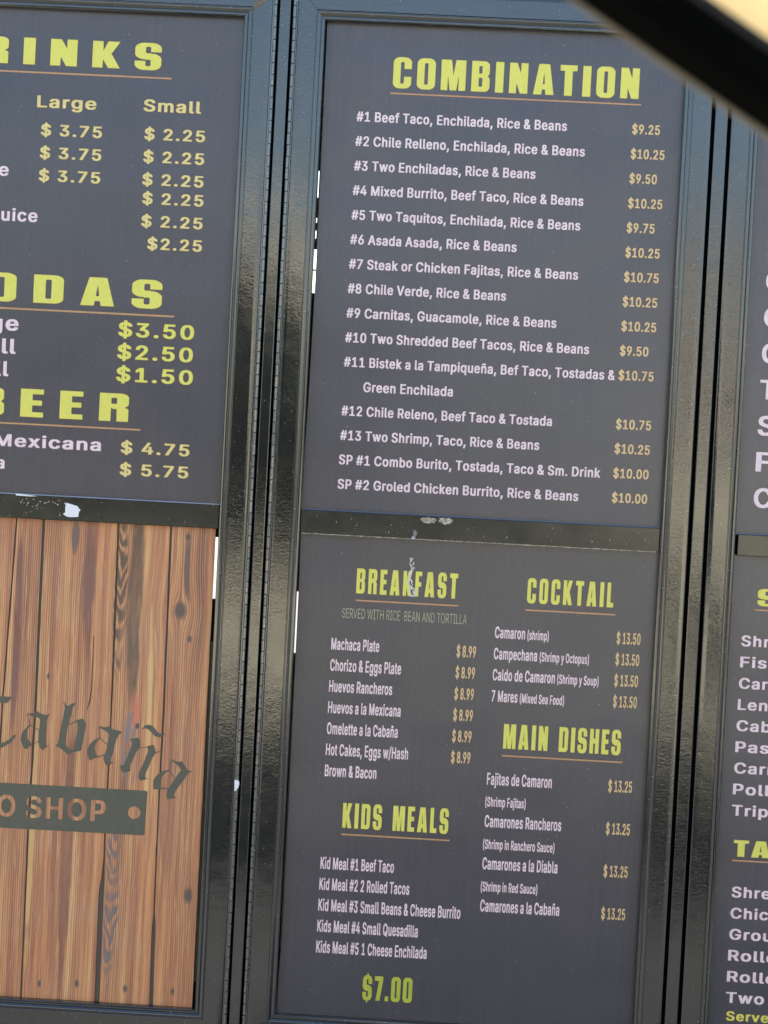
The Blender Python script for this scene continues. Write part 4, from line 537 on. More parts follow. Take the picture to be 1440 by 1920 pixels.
def glyph(font, ch):
    k = (font, ch)
    if k not in GC:
        adv, data = FONTS[font][ch]
        loops = [clean(list(zip(l[0::2], l[1::2]))) for l in data]
        GC[k] = (adv, loops, tess(loops) if loops else ([], []))
    return GC[k]


def grow(loops, d, sx, sz):
    """push outlines outward by d (mm), coordinates already scaled"""
    out = []
    for l in loops:
        n = len(l)
        q = []
        for i in range(n):
            x0, y0 = l[i - 1]; x1, y1 = l[i]; x2, y2 = l[(i + 1) % n]
            ax, ay = x1 - x0, y1 - y0
            bx, by = x2 - x1, y2 - y1
            la = math.hypot(ax, ay) or 1; lb = math.hypot(bx, by) or 1
            nx, ny = ay / la + by / lb, -ax / la - bx / lb
            ln = math.hypot(nx, ny) or 1
            q.append((x1 + nx / ln * d, y1 + ny / ln * d))
        out.append(q)
    return out


def text_layout(font, text, u0, w0, u1, cap, spacing=0):
    x = 0
    items = []
    for ch in text:
        adv, loops, t = glyph(font, ch)
        items.append((ch, x, adv))
        x += adv + spacing
    xs = [p[0] + it[1] for it in items for l in glyph(font, it[0])[1] for p in l]
    lo, hi = min(xs), max(xs)
    sx = (u1 - u0) / (hi - lo)
    return items, sx, cap / 1000.0, u0 - lo * sx


def lettering(name, font, colour, cap, text, u0, w0, u1, y, parent, spacing=0, fringe=0.45):
    items, sx, sz, ox = text_layout(font, text, u0, w0, u1, cap, spacing)
    V, F, MI = [], [], []
    for ch, x, adv in items:
        _, loops, (flat, tr) = glyph(font, ch)
        if not loops:
            continue
        b = len(V)
        V += [bw(ox + (px + x) * sx, w0 + py * sz, y - 0.5) for px, py in flat]
        F += [(a + b, c + b, d + b) for a, c, d in tr]
        MI += [0] * len(tr)
        if fringe:
            g = grow([[(ox + (px + x) * sx, w0 + py * sz) for px, py in l] for l in loops], fringe, 1, 1)
            b = len(V)
            V += [bw(px, pz, y - 0.2) for l in g for px, pz in l]
            F += [(a + b, c + b, d + b) for a, c, d in tr]
            MI += [1] * len(tr)
    return make(name, V, F, [INK[colour], HALO], parent, MI)


def flat_shape(name, loops, y, m, parent):
    flat, tr = tess([clean(l) for l in loops])
    return make(name, [bw(u, wz, y) for u, wz in flat], tr, m, parent)


def slab(name, outline, y0, y1, m, parent, side=None):
    """a closed plate with the given outline (counter-clockwise seen from the front)"""
    n = len(outline)
    flat, tr = tess([outline])
    V = [bw(u, wz, y0) for u, wz in outline] + [bw(u, wz, y1) for u, wz in outline]
    F = list(tr) + [(a + n, c + n, b + n) for a, b, c in tr]
    mi = [0] * len(F)
    for i in range(n):
        j = (i + 1) % n
        F.append((i, i + n, j + n, j))
        mi.append(1 if side else 0)
    return make(name, V, F, [m] + ([side] if side else []), parent, mi)


# ------------------------------------------------------------------ door frames
# profile across one frame member: (share of the width from the outer edge, depth in mm behind the face)
FACE = [(0.0, 28), (0.0, 3.2), (0.012, 1.6), (0.04, 0.8), (0.09, 0.35), (0.15, 0.05), (0.17, 0.0), (0.45, 0.0), (0.672, 0.0), (0.684, 0.5)]
TRIM = [(0.684, 0.5), (0.692, 1.5), (0.71, 1.5), (0.718, 0.5), (0.735, 0.1), (0.755, 0.15), (0.775, 0.5), (0.855, 2.5), (0.862, 2.4),
        (0.870, 1.2), (0.885, 0.8), (0.93, 0.8), (0.97, 1.3), (0.992, 2.4), (1.0, 4.5), (1.0, 20)]
CS = ['stile', 'head_rail', 'stile', 'foot_rail']


def frame(door, uo0, uo1, ui0, ui1, wo0, wo1, wi0, wi1):
    """mitred frame between outer and inner rectangles: two stiles, two rails, each with its own bead"""
    def pt(i, f, d):
        u = (uo0 + (ui0 - uo0) * f) if i in (0, 3) else (uo1 + (ui1 - uo1) * f)
        wz = (wo0 + (wi0 - wo0) * f) if i in (0, 1) else (wo1 + (wi1 - wo1) * f)
        return bw(u, wz, d)
    for k, (a, b) in enumerate(((0, 3), (3, 2), (2, 1), (1, 0))):
        for prof, m, nm in ((FACE, FRAME, CS[k]), (TRIM, BEAD, 'bead')):
            V, F = [], []
            for f, d in prof:
                V += [pt(a, f, d), pt(b, f, d)]
            # hairline open mitre: pull the ends 0.25 mm apart
            e = Vector(V[1]) - Vector(V[0]); e.normalize()
            V = [tuple(Vector(v) + e * (0.00018 if i % 2 == 0 else -0.00018)) for i, v in enumerate(V)]
            for i in range(len(prof) - 1):
                F.append((2 * i, 2 * i + 2, 2 * i + 3, 2 * i + 1))
            if nm == 'bead':
                o = make('bead', V, F, m, member)
            else:
                member = make(nm, V, F, m, door)


WB, WT = -900.0, 690.0      # outer edges of the doors, wz
IB, IT = -857.8, 640.0      # inner edges (where the printed sheets show)
GR = 'black framed menu board doors side by side'
doorL = empty('menu_board', (-0.62, 0, Z0 + WB / 1000), 'left black framed board with the DRINKS, SODAS and BEER menu above wooden planks', 'menu board', GR)
doorM = empty('menu_board', (0.04, 0, Z0 + WB / 1000), 'middle black framed board with the COMBINATION menu above BREAKFAST and KIDS MEALS', 'menu board', GR)
doorR = empty('menu_board', (0.69, 0, Z0 + WB / 1000), 'black framed board cut off at the right edge, only first letters of its menu showing', 'menu board', GR)
frame(doorL, -935.0, -309.0, -891.0, -351.5, WB, WT, IB, IT)
frame(doorM, -271.4, 352.6, -228.9, 310.9, WB, WT, IB, IT)
frame(doorR, 382.2, 1008.0, 423.6, 964.0, WB, WT, IB, IT)

# middle rails: flat bars let in between the beads
def middle_rail(door, u0, u1, w0, w1):
    r = bbox('middle_rail', u0, u1, w0, w1, 2.6, 16.0, RAILP, door, bev=0.8)
    return r
railL = middle_rail(doorL, -890.0, -352.0, -127.2, -91.2)
railM = middle_rail(doorM, -228.4, 310.4, -126.6, -91.4)
railR = middle_rail(doorR, 427.0, 963.0, -125.8, -94.0)

# printed sheets
YS = 16.0
SIDE = mat('sheet_edge', (0.25, 0.24, 0.24), 0.6)
def sheet(door, outline, m=SHEET, side=SIDE):
    return slab('menu_sheet', outline, YS, YS + 3, m, door, side)
sheetLT = sheet(doorL, [(-891, -92.6), (-352.2, -92.6), (-352.2, 641), (-891, 641)])
sheetCT = sheet(doorM, [(-228.9, -93), (312, -93), (312, 641), (-227.3, 641), (-226.4, 500), (-226.0, 380), (-225.7, 300), (-225.8, 225), (-226.8, 100), (-228.4, 0)])
sheetCB = sheet(doorM, [(-228.6, -859), (312, -859), (312, -125.2), (-228.2, -125.2), (-227.2, -190), (-226.9, -300), (-225.6, -550), (-225.6, -740), (-227.6, -800)])
sheetRT = sheet(doorR, [(423.0, -95.5), (965, -95.5), (965, 641), (423.0, 641)])
sheetRB = sheet(doorR, [(423.0, -859), (965, -859), (965, -124.5), (423.0, -124.5)])
SHEETS = {'LT': sheetLT, 'CT': sheetCT, 'CB': sheetCB, 'RT': sheetRT, 'RB': sheetRB}

NAME = {'heading': 'heading', 'menu_item': 'menu_item', 'price': 'price', 'menu_note': 'menu_note', 'underline': 'underline', '': 'underline'}
SPACING = {'COMBINATION': 115, 'BREAKFAST': 150, 'COCKTAIL': 150, 'MAIN DISHES': 110, 'KIDS MEALS': 120, 'DRINKS': 260,
           'SODAS': 260, 'BEER': 250, '$7.00': 90, 'TACOS': 30}
for key, rows in MENU_PRINT.items():
    par = SHEETS[key]
    for nm, font, colour, cap, lines in rows:
        for text, u0, wz, u1 in lines:
            if colour == 'line':
                v = [bw(u0, wz - cap / 2, YS - 0.5), bw(u1, wz - cap / 2, YS - 0.5), bw(u1, wz + cap / 2, YS - 0.5), bw(u0, wz + cap / 2, YS - 0.5)]
                g = 0.5
                v += [bw(u0 - g, wz - cap / 2 - g, YS - 0.2), bw(u1 + g, wz - cap / 2 - g, YS - 0.2), bw(u1 + g, wz + cap / 2 + g, YS - 0.2), bw(u0 - g, wz + cap / 2 + g, YS - 0.2)]
                make('underline', v, [(0, 1, 2, 3), (4, 5, 6, 7)], [INK['line'], HALO], par, [0, 1])
            else:
                sp = SPACING.get(text, 0)
                if key[0] in 'LR' and font == 'B' and nm == 'price':
                    sp = 70
                if key[0] in 'LR' and font == 'B' and nm in ('menu_item', 'menu_note'):
                    sp = 35
                if key == 'LT' and colour == 'price':
                    colour = 'price2'
                fr = 0.75 if key[0] in 'LR' else 0.45
                if font == 'R':
                    fr = 0
                lettering(nm, font, colour, cap, text, u0, wz, u1, YS, par, sp, fr)

# ------------------------------------------------------------------ wooden plank panel with the painted sign
def wood():
    m = mat('stained_pine', (0.4, 0.22, 0.12), 0.45, 0.5)
    k = NT(m)
    g = k.n('ShaderNodeNewGeometry')
    sep = k.n('ShaderNodeSeparateXYZ')
    k.l(g.outputs['Position'], sep.inputs[0])
    X, Z = sep.outputs[0], k.math('SUBTRACT', sep.outputs[2], Z0)
    # knots push the grain aside
    warp = None
    dark = None
    for (u, wz, ru, rw, amt) in ((-.4044, -.2545, .0105, .0150, 1), (-.3716, -.6873, .0070, .0130, .8), (-.5921, -.8354, .0030, .0062, .4),
                                 (-.5350, -.8319, .0034, .0070, .5), (-.4605, -.8356, .0040, .0066, .5), (-.3879, -.8353, .0030, .0062, .4),
                                 (-.3986, -.1425, .0040, .0060, .4), (-.6007, -.3650, .0026, .0060, .4), (-.3885, -.297, .004, .006, .4)):
        dx = k.math('DIVIDE', k.math('SUBTRACT', X, u), ru)
        dz = k.math('DIVIDE', k.math('SUBTRACT', Z, wz), rw)
        d2 = k.math('ADD', k.math('MULTIPLY', dx, dx), k.math('MULTIPLY', dz, dz))
        # grain push: amt * dx/(1+d2*.35)
        psh = k.math('DIVIDE', k.math('MULTIPLY', dx, ru * amt), k.math('ADD', k.math('MULTIPLY', d2, 0.5), 1.0))
        warp = psh if warp is None else k.math('ADD', warp, psh)
        f = k.math('SUBTRACT', 1.25, d2, clamp=True)
        dark = f if dark is None else k.math('MAXIMUM', dark, f)
    XW = k.math('SUBTRACT', X, warp)
    obi = k.n('ShaderNodeObjectInfo')
    seed = k.math('MULTIPLY', obi.outputs['Random'], 37.0)
    def vec(sx, sz):
        c = k.n('ShaderNodeCombineXYZ')
        k.l(k.math('MULTIPLY', XW, sx), c.inputs[0])
        k.l(seed, c.inputs[1])
        k.l(k.math('MULTIPLY', Z, sz), c.inputs[2])
        return c.outputs[0]
    wob = k.noise(vec(9, 2.2), 1.0, 3)
    XX = k.math('ADD', XW, k.math('MULTIPLY', wob, 0.007))
    def vec2(sx, sz):
        c = k.n('ShaderNodeCombineXYZ')
        k.l(k.math('MULTIPLY', XX, sx), c.inputs[0])
        k.l(seed, c.inputs[1])
        k.l(k.math('MULTIPLY', Z, sz), c.inputs[2])
        return c.outputs[0]
    base = k.noise(vec2(80, 2.0), 1.0, 5, 0.62)
    c = k.ramp(base, [(0.30, (0.22, 0.085, 0.055)), (0.41, (0.43, 0.165, 0.085)), (0.53, (0.59, 0.250, 0.110)), (0.64, (0.72, 0.36, 0.150)), (0.76, (0.90, 0.56, 0.24))])
    # growth rings: regular fine lines, strongest in some bands
    rings = k.n('ShaderNodeTexWave', wave_type='BANDS', bands_direction='X', wave_profile='SIN')
    k.l(vec2(1, 0.02), rings.inputs['Vector'])
    rings.inputs['Scale'].default_value = 95.0
    rings.inputs['Distortion'].default_value = 1.3
    rings.inputs['Detail'].default_value = 3
    rings.inputs['Detail Scale'].default_value = 1.2
    band = k.ramp(k.noise(vec(24, 0.5), 1.0, 2), [(0.42, 0.12), (0.60, 0.85)])
    line = k.math('MULTIPLY', k.ramp(rings.outputs['Fac'], [(0.0, 1.0), (0.30, 0.0)]), band)
    c = k.mix(k.math('MULTIPLY', line, 0.7), c, (0.17, 0.075, 0.045))
    light = k.math('MULTIPLY', k.ramp(rings.outputs['Fac'], [(0.72, 0.0), (1.0, 1.0)]), band)
    c = k.mix(k.math('MULTIPLY', light, 0.5), c, (0.76, 0.50, 0.24))
    fib = k.noise(vec2(520, 7), 1.0, 3, 0.7)
    c = k.mix(k.ramp(fib, [(0.48, 0.0), (0.76, 0.75)]), c, (0.26, 0.13, 0.08))
    c = k.mix(k.ramp(k.noise(vec2(260, 12), 1.0, 3, 0.7), [(0.56, 0.0), (0.76, 0.55)]), c, (0.80, 0.56, 0.30))
    # cathedral figure: nested V shapes in two places of the fourth plank
    for (xc, zc, hw, hh, per, col) in ((-.4905, -.235, .0125, .125, 95, (0.11, 0.075, 0.05)), (-.4850, -.700, .0120, .130, 105, (0.17, 0.14, 0.14)),
                                       (-.4690, -.240, .0125, .170, 0, (0.13, 0.085, 0.055)), (-.3935, -.190, .0040, .055, 0, (0.15, 0.10, 0.08)),
                                       (-.4700, -.470, .0140, .060, 40, (0.24, 0.20, 0.20)), (-.5650, -.150, .006, .030, 0, (0.16, 0.11, 0.09)),
                                       (-.5400, -.190, .011, .110, 0, (0.22, 0.095, 0.07)), (-.5560, -.640, .009, .200, 0, (0.26, 0.105, 0.07)), (-.6480, -.300, .006, .150, 0, (0.20, 0.09, 0.07)), (-.4400, -.420, .004, .180, 0, (0.75, 0.48, 0.20)), (-.6100, -.560, .005, .260, 0, (0.70, 0.42, 0.17))):
        dx = k.math('SUBTRACT', XX, xc)
        ax = k.math('ABSOLUTE', dx)
        ex = k.math('DIVIDE', dx, hw)
        ez = k.math('DIVIDE', k.math('SUBTRACT', Z, zc), hh)
        r2 = k.math('ADD', k.math('MULTIPLY', ex, ex), k.math('MULTIPLY', ez, ez))
        r2 = k.math('ADD', r2, k.math('MULTIPLY', k.math('SUBTRACT', k.noise(vec(70, 18), 1.0, 3), 0.5), 1.5))
        msk = k.math('MULTIPLY', k.math('SUBTRACT', 1.15, r2, clamp=True), 1.7, clamp=True)
        if per:
            ph = k.math('ADD', k.math('MULTIPLY', Z, per * 2.2), k.math('MULTIPLY', k.math('POWER', k.math('DIVIDE', ax, hw), 1.6), -8.0))
            ph = k.math('ADD', ph, k.math('MULTIPLY', k.noise(vec(60, 20), 1.0, 3), 16.0))
            wv = k.math('MULTIPLY', k.math('ADD', k.math('SINE', ph), 0.75, clamp=True), 1.0)
            msk = k.math('MULTIPLY', msk, wv)
        c = k.mix(k.math('MULTIPLY', k.math('MULTIPLY', msk, k.ramp(k.noise(vec(55, 9), 1.0, 3, 0.6), [(0.26, 0.25), (0.5, 1.0)])), 0.9, clamp=True), c, col)
    # knots
    c = k.mix(k.math('MULTIPLY', dark, 0.9, clamp=True), c, (0.085, 0.075, 0.068))
    # red smear
    ex = k.math('DIVIDE', k.math('SUBTRACT', X, -.4640), .0105)
    ez = k.math('DIVIDE', k.math('SUBTRACT', Z, -.4120), .0520)
    r2 = k.math('ADD', k.math('MULTIPLY', ex, ex), k.math('MULTIPLY', ez, ez))
    sm = k.math('SUBTRACT', k.math('MULTIPLY', k.noise(k.pos(), 150.0, 4, 0.7), 2.1), k.math('ADD', r2, 0.55), clamp=True)
    c = k.mix(k.math('MULTIPLY', sm, 1.1, clamp=True), c, (0.72, 0.15, 0.11))
    # weathering: paler, duller film in patches
    film = k.ramp(k.noise(k.pos(), 9.0, 4), [(0.40, 0.0), (0.70, 0.12)])
    c = k.mix(film, c, (0.42, 0.31, 0.25))
    k.l(c, k.b.inputs['Base Color'])
    k.l(k.bump(k.math('ADD', fib, rings.outputs['Fac']), 0.00015), k.b.inputs['Normal'])
    return m


WOOD = wood()
WSIDE = mat('plank_edge_dark', (0.105, 0.078, 0.055), 0.7)
YW = 15.0
panel = slab('wood_panel', [(-891, -860), (-357.2, -860), (-357.2, -126), (-891, -126)], YW + 2.0, YW + 5.0, mat('plank_backing', (0.110, 0.085, 0.062), 0.7), doorL)


def edge(points, rough, seed):
    """plank edge as a list of (w, u) from bottom to top with small nicks"""
    rnd = random.Random(seed)
    out = []
    n = 46
    for i in range(n + 1):
        t = i / n
        wz = -859.4 + t * (859.4 - 126.5)
        for (w0, u0), (w1, u1) in zip(points, points[1:]):
            if w0 <= wz <= w1 or (wz < points[0][0]) or (wz > points[-1][0]):
                f = min(1, max(0, (wz - w0) / (w1 - w0)))
                u = u0 + (u1 - u0) * f
                if w0 <= wz <= w1:
                    break
        out.append((wz, u + rnd.uniform(-rough, rough)))
    return out


SEAMS = [  # (left side, right side) of each joint, (w, u)
    ([(-860, -892), (-126, -892)], [(-860, -890), (-126, -890)]),
    ([(-860, -822), (-126, -820)], [(-860, -819), (-126, -817)]),
    ([(-860, -752), (-126, -751)], [(-860, -748), (-126, -747)]),
    ([(-860, -676.5), (-395, -669.6), (-126, -661.2)], [(-860, -673.5), (-395, -667.2), (-126, -658.9)]),
    ([(-860, -620.6), (-600, -621.6), (-408, -620.2), (-126, -621.2)], [(-860, -618.2), (-600, -618.8), (-408, -616.2), (-126, -616.8)]),
    ([(-860, -506.0), (-705, -508.0), (-680, -507.2), (-672, -505.4), (-640, -503.6), (-426, -503.2), (-126, -506.4)],
     [(-860, -498.6), (-605, -501.0), (-426, -500.8), (-126, -503.2)]),
    ([(-860, -422.6), (-735, -424.4), (-725, -422.6), (-590, -424.2), (-413, -424.0), (-126, -426.4)],
     [(-860, -416.6), (-735, -418.4), (-722, -420.8), (-590, -421.9), (-413, -421.3), (-126, -423.0)]),
    ([(-860, -357.2), (-600, -356.9), (-400, -357.4), (-126, -357.0)], None),
]
for i in range(len(SEAMS) - 1):
    le = edge(SEAMS[i][1], 0.22, i * 2)
    re = edge(SEAMS[i + 1][0], 0.25, i * 2 + 1)
    outline = [(u, wz) for wz, u in le]
    outline = outline[::-1]                          # down the left edge
    outline += [(u, wz) for wz, u in re]             # up the right edge
    slab('plank', outline, YW - 0.15 * (i % 3), YW + 2.0, WOOD, panel, WSIDE)
# a split in the third plank and a nick beside it
flat_shape('split', [[(-536.0, -395), (-535.0, -380), (-534.6, -352), (-534.9, -300), (-533.9, -300), (-533.2, -345), (-533.6, -385), (-534.6, -400), (-538.5, -412), (-540.0, -414), (-538.6, -408)]], YW - 0.75, WSIDE, panel)

for loops in SCRIPT_LETTERS:
    flat_shape('painted_letter', loops, YW - 0.8, OLIVE, panel)
bar = [(-905, -532.0), (-905, -600.8), (-444.6, -599.4), (-443.0, -598.9), (-442.2, -597.4), (-441.0, -534.2), (-441.8, -532.0), (-443.6, -531.1)]
bl = [bar]
for text, a, b, base in (('O', -669.6, -641.4, -582.6), ('SHOP', -626.0, -503.1, -582.3)):
    items, sx, sz, ox = text_layout('B', text, a, base, b, 32.8, 30)
    for ch, x, adv in items:
        for l in glyph('B', ch)[1]:
            bl.append([(ox + (px + x) * sx, base + py * sz) for px, py in l])
bl.append([(-459.8 + 9.6 * cos(t * pi / 12), -565.6 + 9.6 * sin(t * pi / 12)) for t in range(24)])
flat_shape('sign_bar', bl, YW - 0.8, OLIVE, panel)

# ------------------------------------------------------------------ piano hinges
KN = mat('hinge_steel_painted', (0.05, 0.055, 0.058), 0.22, 1.0)
KN.node_tree.nodes['Principled BSDF'].inputs['IOR'].default_value = 1.7
k = NT(KN)
k.l(k.bump(k.noise(k.pos(), 400.0, 3), 0.0001), k.b.inputs['Normal'])
cc = k.mix(k.ramp(k.noise(k.pos(), 140.0, 4, 0.7), [(0.55, 0.0), (0.75, 0.8)]), (0.045, 0.05, 0.052), (0.15, 0.15, 0.14))
k.l(k.mix(k.specks(220, 0.16, 0.12), cc, (0.5, 0.5, 0.48)), k.b.inputs['Base Color'])


def knuckle_mesh():
    V, F = [], []
    n = 12
    prof = [(-8.35, 2.0), (-8.0, 2.65), (8.0, 2.65), (8.35, 2.0)]
    for z, r in prof:
        for i in range(n):
            a = 2 * pi * i / n
            V.append((r * cos(a) / 1000, r * sin(a) / 1000, z / 1000))
    for j in range(3):
        for i in range(n):
            F.append((j * n + i, j * n + (i + 1) % n, (j + 1) * n + (i + 1) % n, (j + 1) * n + i))
    F.append(tuple(range(n))[::-1]); F.append(tuple(range(3 * n, 4 * n)))
    me = bpy.data.meshes.new('knuckle')
    me.from_pydata(V, [], F)
    me.materials.append(KN)
    return me


KM = knuckle_mesh()
for door, u, w_first, leaf in ((doorL, -304.4, 643.5, (-308.9, -306.2)), (doorM, -275.4, 643.2, (-273.2, -271.6))):
    hinge = bbox('hinge', leaf[0], leaf[1], -898, 688, 4.0, 5.2, KN, door)
    pitch = 17.3
    kk = -3
    while True:
        wz = w_first - pitch * (kk + 0.5)
        if wz < -895:
            break
        o = bpy.data.objects.new('knuckle', KM)
        COL.objects.link(o)
        o.parent = hinge
        loc = Vector(bw(u + random.uniform(-.12, .12), wz, 2.2 + random.uniform(-.15, .15)))
        ORG[o] = loc
        o.location = loc - ORG[hinge]
        o.rotation_euler = (0, random.uniform(-.006, .006), random.uniform(0, 3))
        kk += 1

# ------------------------------------------------------------------ cabinet behind the doors
cab = empty('sign_cabinet', (0.04, 0.06, Z0 - 1.0), 'black painted cabinet body and narrow posts that carry the menu doors', 'cabinet')
def post(u0, u1):
    prof = [(u0, 40), (u0, 2.4), (u0 + .5, 1.3), (u0 + 1.5, 0.9), (u1 - 1.5, 0.9), (u1 - .5, 1.3), (u1, 2.4), (u1, 40)]
    V = [bw(a, z, d) for a, d in prof for z in (-925, 700)]
    F = [(2 * i, 2 * i + 2, 2 * i + 3, 2 * i + 1) for i in range(len(prof) - 1)]
    make('post', V, F, FRAME, cab)
post(-298.3, -281.7)
post(357.8, 376.9)
# back sheet with the cut-outs that daylight comes through
holes = [((-231, -222), (271.8, 301.5)), ((-231, -222), (236.0, 269.2)), ((-231, -221), (-310.5, -217.0)), ((-359.5, -349.5), (-234.8, -141.0)),
         ((-230.6, -224.5), (318, 330)), ((-230.6, -224.5), (342, 349)), ((-230.6, -225.6), (380, 420))]
loops = [[(-960, -960), (1030, -960), (1030, 735), (-960, 735)]]
for (a, b), (c, d) in holes:
    loops.append([(a, c), (a, d), (b, d), (b, c)])
flat_shape('back_panel', loops, 30.0, BLACK, cab)
bbox('side_panel', -962, -958, -960, 735, -2, 150, FRAME, cab)
bbox('side_panel', 1028, 1032, -960, 735, -2, 150, FRAME, cab)
bbox('top_panel', -957, 1027, 736, 740, -2, 150, FRAME, cab)
bbox('bottom_panel', -957, 1027, -966, -961, -2, 150, FRAME, cab)
for u in (-500, 560):
    bbox('leg', u - 50, u + 50, -1250, -967, 30, 130, FRAME, cab, bev=4)
# gaskets seen in the slots beside the sheets
GK = mat('gasket_olive', (0.085, 0.080, 0.055), 0.6)
GB = mat('gasket_brown', (0.050, 0.040, 0.033), 0.7)
kk = NT(GB)
kk.l(kk.ramp(kk.noise(kk.pos(), 160.0, 4, 0.7), [(0.42, (0.03, 0.026, 0.022)), (0.66, (0.26, 0.23, 0.16))]), kk.b.inputs['Base Color'])
def gasket(u0, u1, w0, w1, m, door):
    bbox('gasket', u0, u1, w0, w1, 21.5, 26, m, door, bev=0.6)
gasket(-228.2, -223, 303, 560, GB, doorM)
gasket(-228.4, -223.4, -760, -352, GK, doorM)
gasket(-228.2, -224.5, -350, -312, BLACK, doorM)
gasket(-359.0, -353.0, -820, -300, GK, doorL)

# ------------------------------------------------------------------ chips, scraps and scratches
CHIP = mat('torn_white_paper', (0.86, 0.85, 0.86), 0.7, 0.3)
TAN = mat('bare_filler', (0.36, 0.33, 0.24), 0.75, 0.2)
k = NT(TAN)
k.l(k.ramp(k.noise(k.pos(), 230.0, 5, 0.7), [(0.38, (0.20, 0.17, 0.12)), (0.5, (0.40, 0.36, 0.26)), (0.66, (0.62, 0.60, 0.50))]), k.b.inputs['Base Color'])
SCR = mat('scraped_ink', (0.70, 0.68, 0.60), 0.6, 0.3)
RUST = mat('grimy_joint', (0.16, 0.12, 0.08), 0.8, 0.2)
k = NT(RUST)
k.l(k.ramp(k.noise(k.pos(), 260.0, 5, 0.7), [(0.4, (0.10, 0.085, 0.065)), (0.6, (0.24, 0.19, 0.14))]), k.b.inputs['Base Color'])


def blob(name, cu, cw, ru, rw, y, m, parent, seed, n=18, ang=0.0, jag=0.3):
    rnd = random.Random(seed)
    pts = []
    for i in range(n):
        a = 2 * pi * i / n
        r = 1 + rnd.uniform(-jag, jag)
        x, z = ru * cos(a) * r, rw * sin(a) * r
        pts.append((cu + x * cos(ang) - z * sin(ang), cw + x * sin(ang) + z * cos(ang)))
    return slab(name, pts, y - 0.35, y - 0.05, m, parent)


slab('paper_scrap', [(-584.3, -99.9), (-566.5, -104.4), (-564.6, -107.2), (-561.6, -110.4), (-563.8, -112.2), (-564.6, -120.6), (-576.5, -121.5), (-582.4, -120.8),
                     (-588.0, -117.2), (-584.6, -114.8), (-584.9, -107.5)][::-1], 1.9, 2.5, CHIP, railL)
slab('paper_scrap', [(-586.8, -100.5), (-584.9, -100.2), (-585.6, -103.0)][::-1], 2.0, 2.5, CHIP, railL)
for i in range(26):
    r = random.Random(i)
    u, wz = r.uniform(-660, -590), r.uniform(-120, -96)
    blob('paint_fleck', u, wz, r.uniform(.5, 1.5), r.uniform(.5, 1.3), 2.5, TAN, railL, i, 9)
slab('paper_scrap', [(-662, -90.2), (-640, -91.6), (-628, -92.4), (-640, -93.4), (-660, -93.0)][::-1], 1.9, 2.5, CHIP, railL)
blob('filler_patch', -35.5, -97.5, 12.0, 4.4, 2.5, TAN, railM, 3, 26, jag=0.22)
blob('filler_patch', -11.0, -97.6, 10.6, 4.6, 2.5, TAN, railM, 5, 26, jag=0.22)
for i in range(22):
    r = random.Random(100 + i)
    blob('paint_fleck', r.uniform(-220, 300), r.uniform(-122, -97), r.uniform(.3, .9), r.uniform(.3, 1.2), 2.5, TAN, railM, i, 8)
blob('filler_streak', -55.5, -119.5, 3.0, 7.0, 2.5, mat('smeared_grey', (0.20, 0.20, 0.19), 0.5), railM, 8, 16, jag=0.4)
blob('paper_scrap', -57.3, -124.6, 2.4, 2.6, 2.5, CHIP, railM, 9, 12)
slab('paint_chip', [(-307.9, -504.6), (-302.2, -505.0), (-300.6, -509.5), (-301.8, -516.0), (-305.0, -520.6), (-307.6, -521.6)][::-1], -1.2, 2.0, CHIP, doorL)
# filler along the lower edge of the middle rail and cement in the corner mitre of the left door
rnd = random.Random(12)
us = [-227 + 4.1 * i for i in range(131)]
slab('filler_line', [(u, -127.0 - rnd.uniform(0.1, 1.0)) for u in us] + [(u, -125.4 + rnd.uniform(-.3, .3)) for u in us[::-1]], 3.1, 9.0, TAN, railM)
slab('joint_filler', [(-342.0, 649.0), (-334.0, 653.0), (-322.0, 661.0), (-311.0, 673.0), (-309.5, 684.0), (-318.0, 680.0), (-331.0, 667.0)], -0.35, 0.3, RUST, doorL)
# scraped streak running through the BREAKFAST heading
rnd = random.Random(4)
for i in range(34):
    t = i / 33
    wz = -157 - t * 57
    cu = -58.5 + 3.0 * sin(t * 9) * (0.3 + t) + (2.2 if t > .75 else 0)
    a = rnd.uniform(-.9, .9)
    blob('scrape', cu + rnd.uniform(-3.0, 3.4), wz, rnd.uniform(.5, 1.3), rnd.uniform(1.3, 3.6), YS - 0.55 - 0.004 * i, SCR, sheetCB, 40 + i, 9, a, 0.4)
for i in range(12):
    a = i / 12 * 6.28
    blob('scrape', -55.5 + 4.6 * cos(a), -207.5 + 6.4 * sin(a), 0.8, 2.1, YS - 0.7 - .004 * i, SCR, sheetCB, 90 + i, 9, a, 0.4)

# painted highlight along the top of each middle rail, as thin coloured strips
HILITE = mat('rail_highlight_pale', (0.46, 0.52, 0.58), 0.35)
HILITE2 = mat('rail_highlight_blue', (0.10, 0.15, 0.22), 0.35)
bbox('highlight_strip', -890, -352.6, -91.9, -90.0, 9.0, 14.0, HILITE, railL)
bbox('highlight_strip', -228.0, 310.0, -91.3, -89.8, 11.0, 15.4, HILITE2, railM)
bbox('highlight_strip', 424.4, 962.6, -93.9, -92.4, 11.0, 15.4, HILITE2, railR)
# sheet holder channel below the lower sheets
for door, a, b in ((doorL, -889.5, -353.0), (doorM, -227.6, 309.6), (doorR, 425.0, 962.5)):
    pass

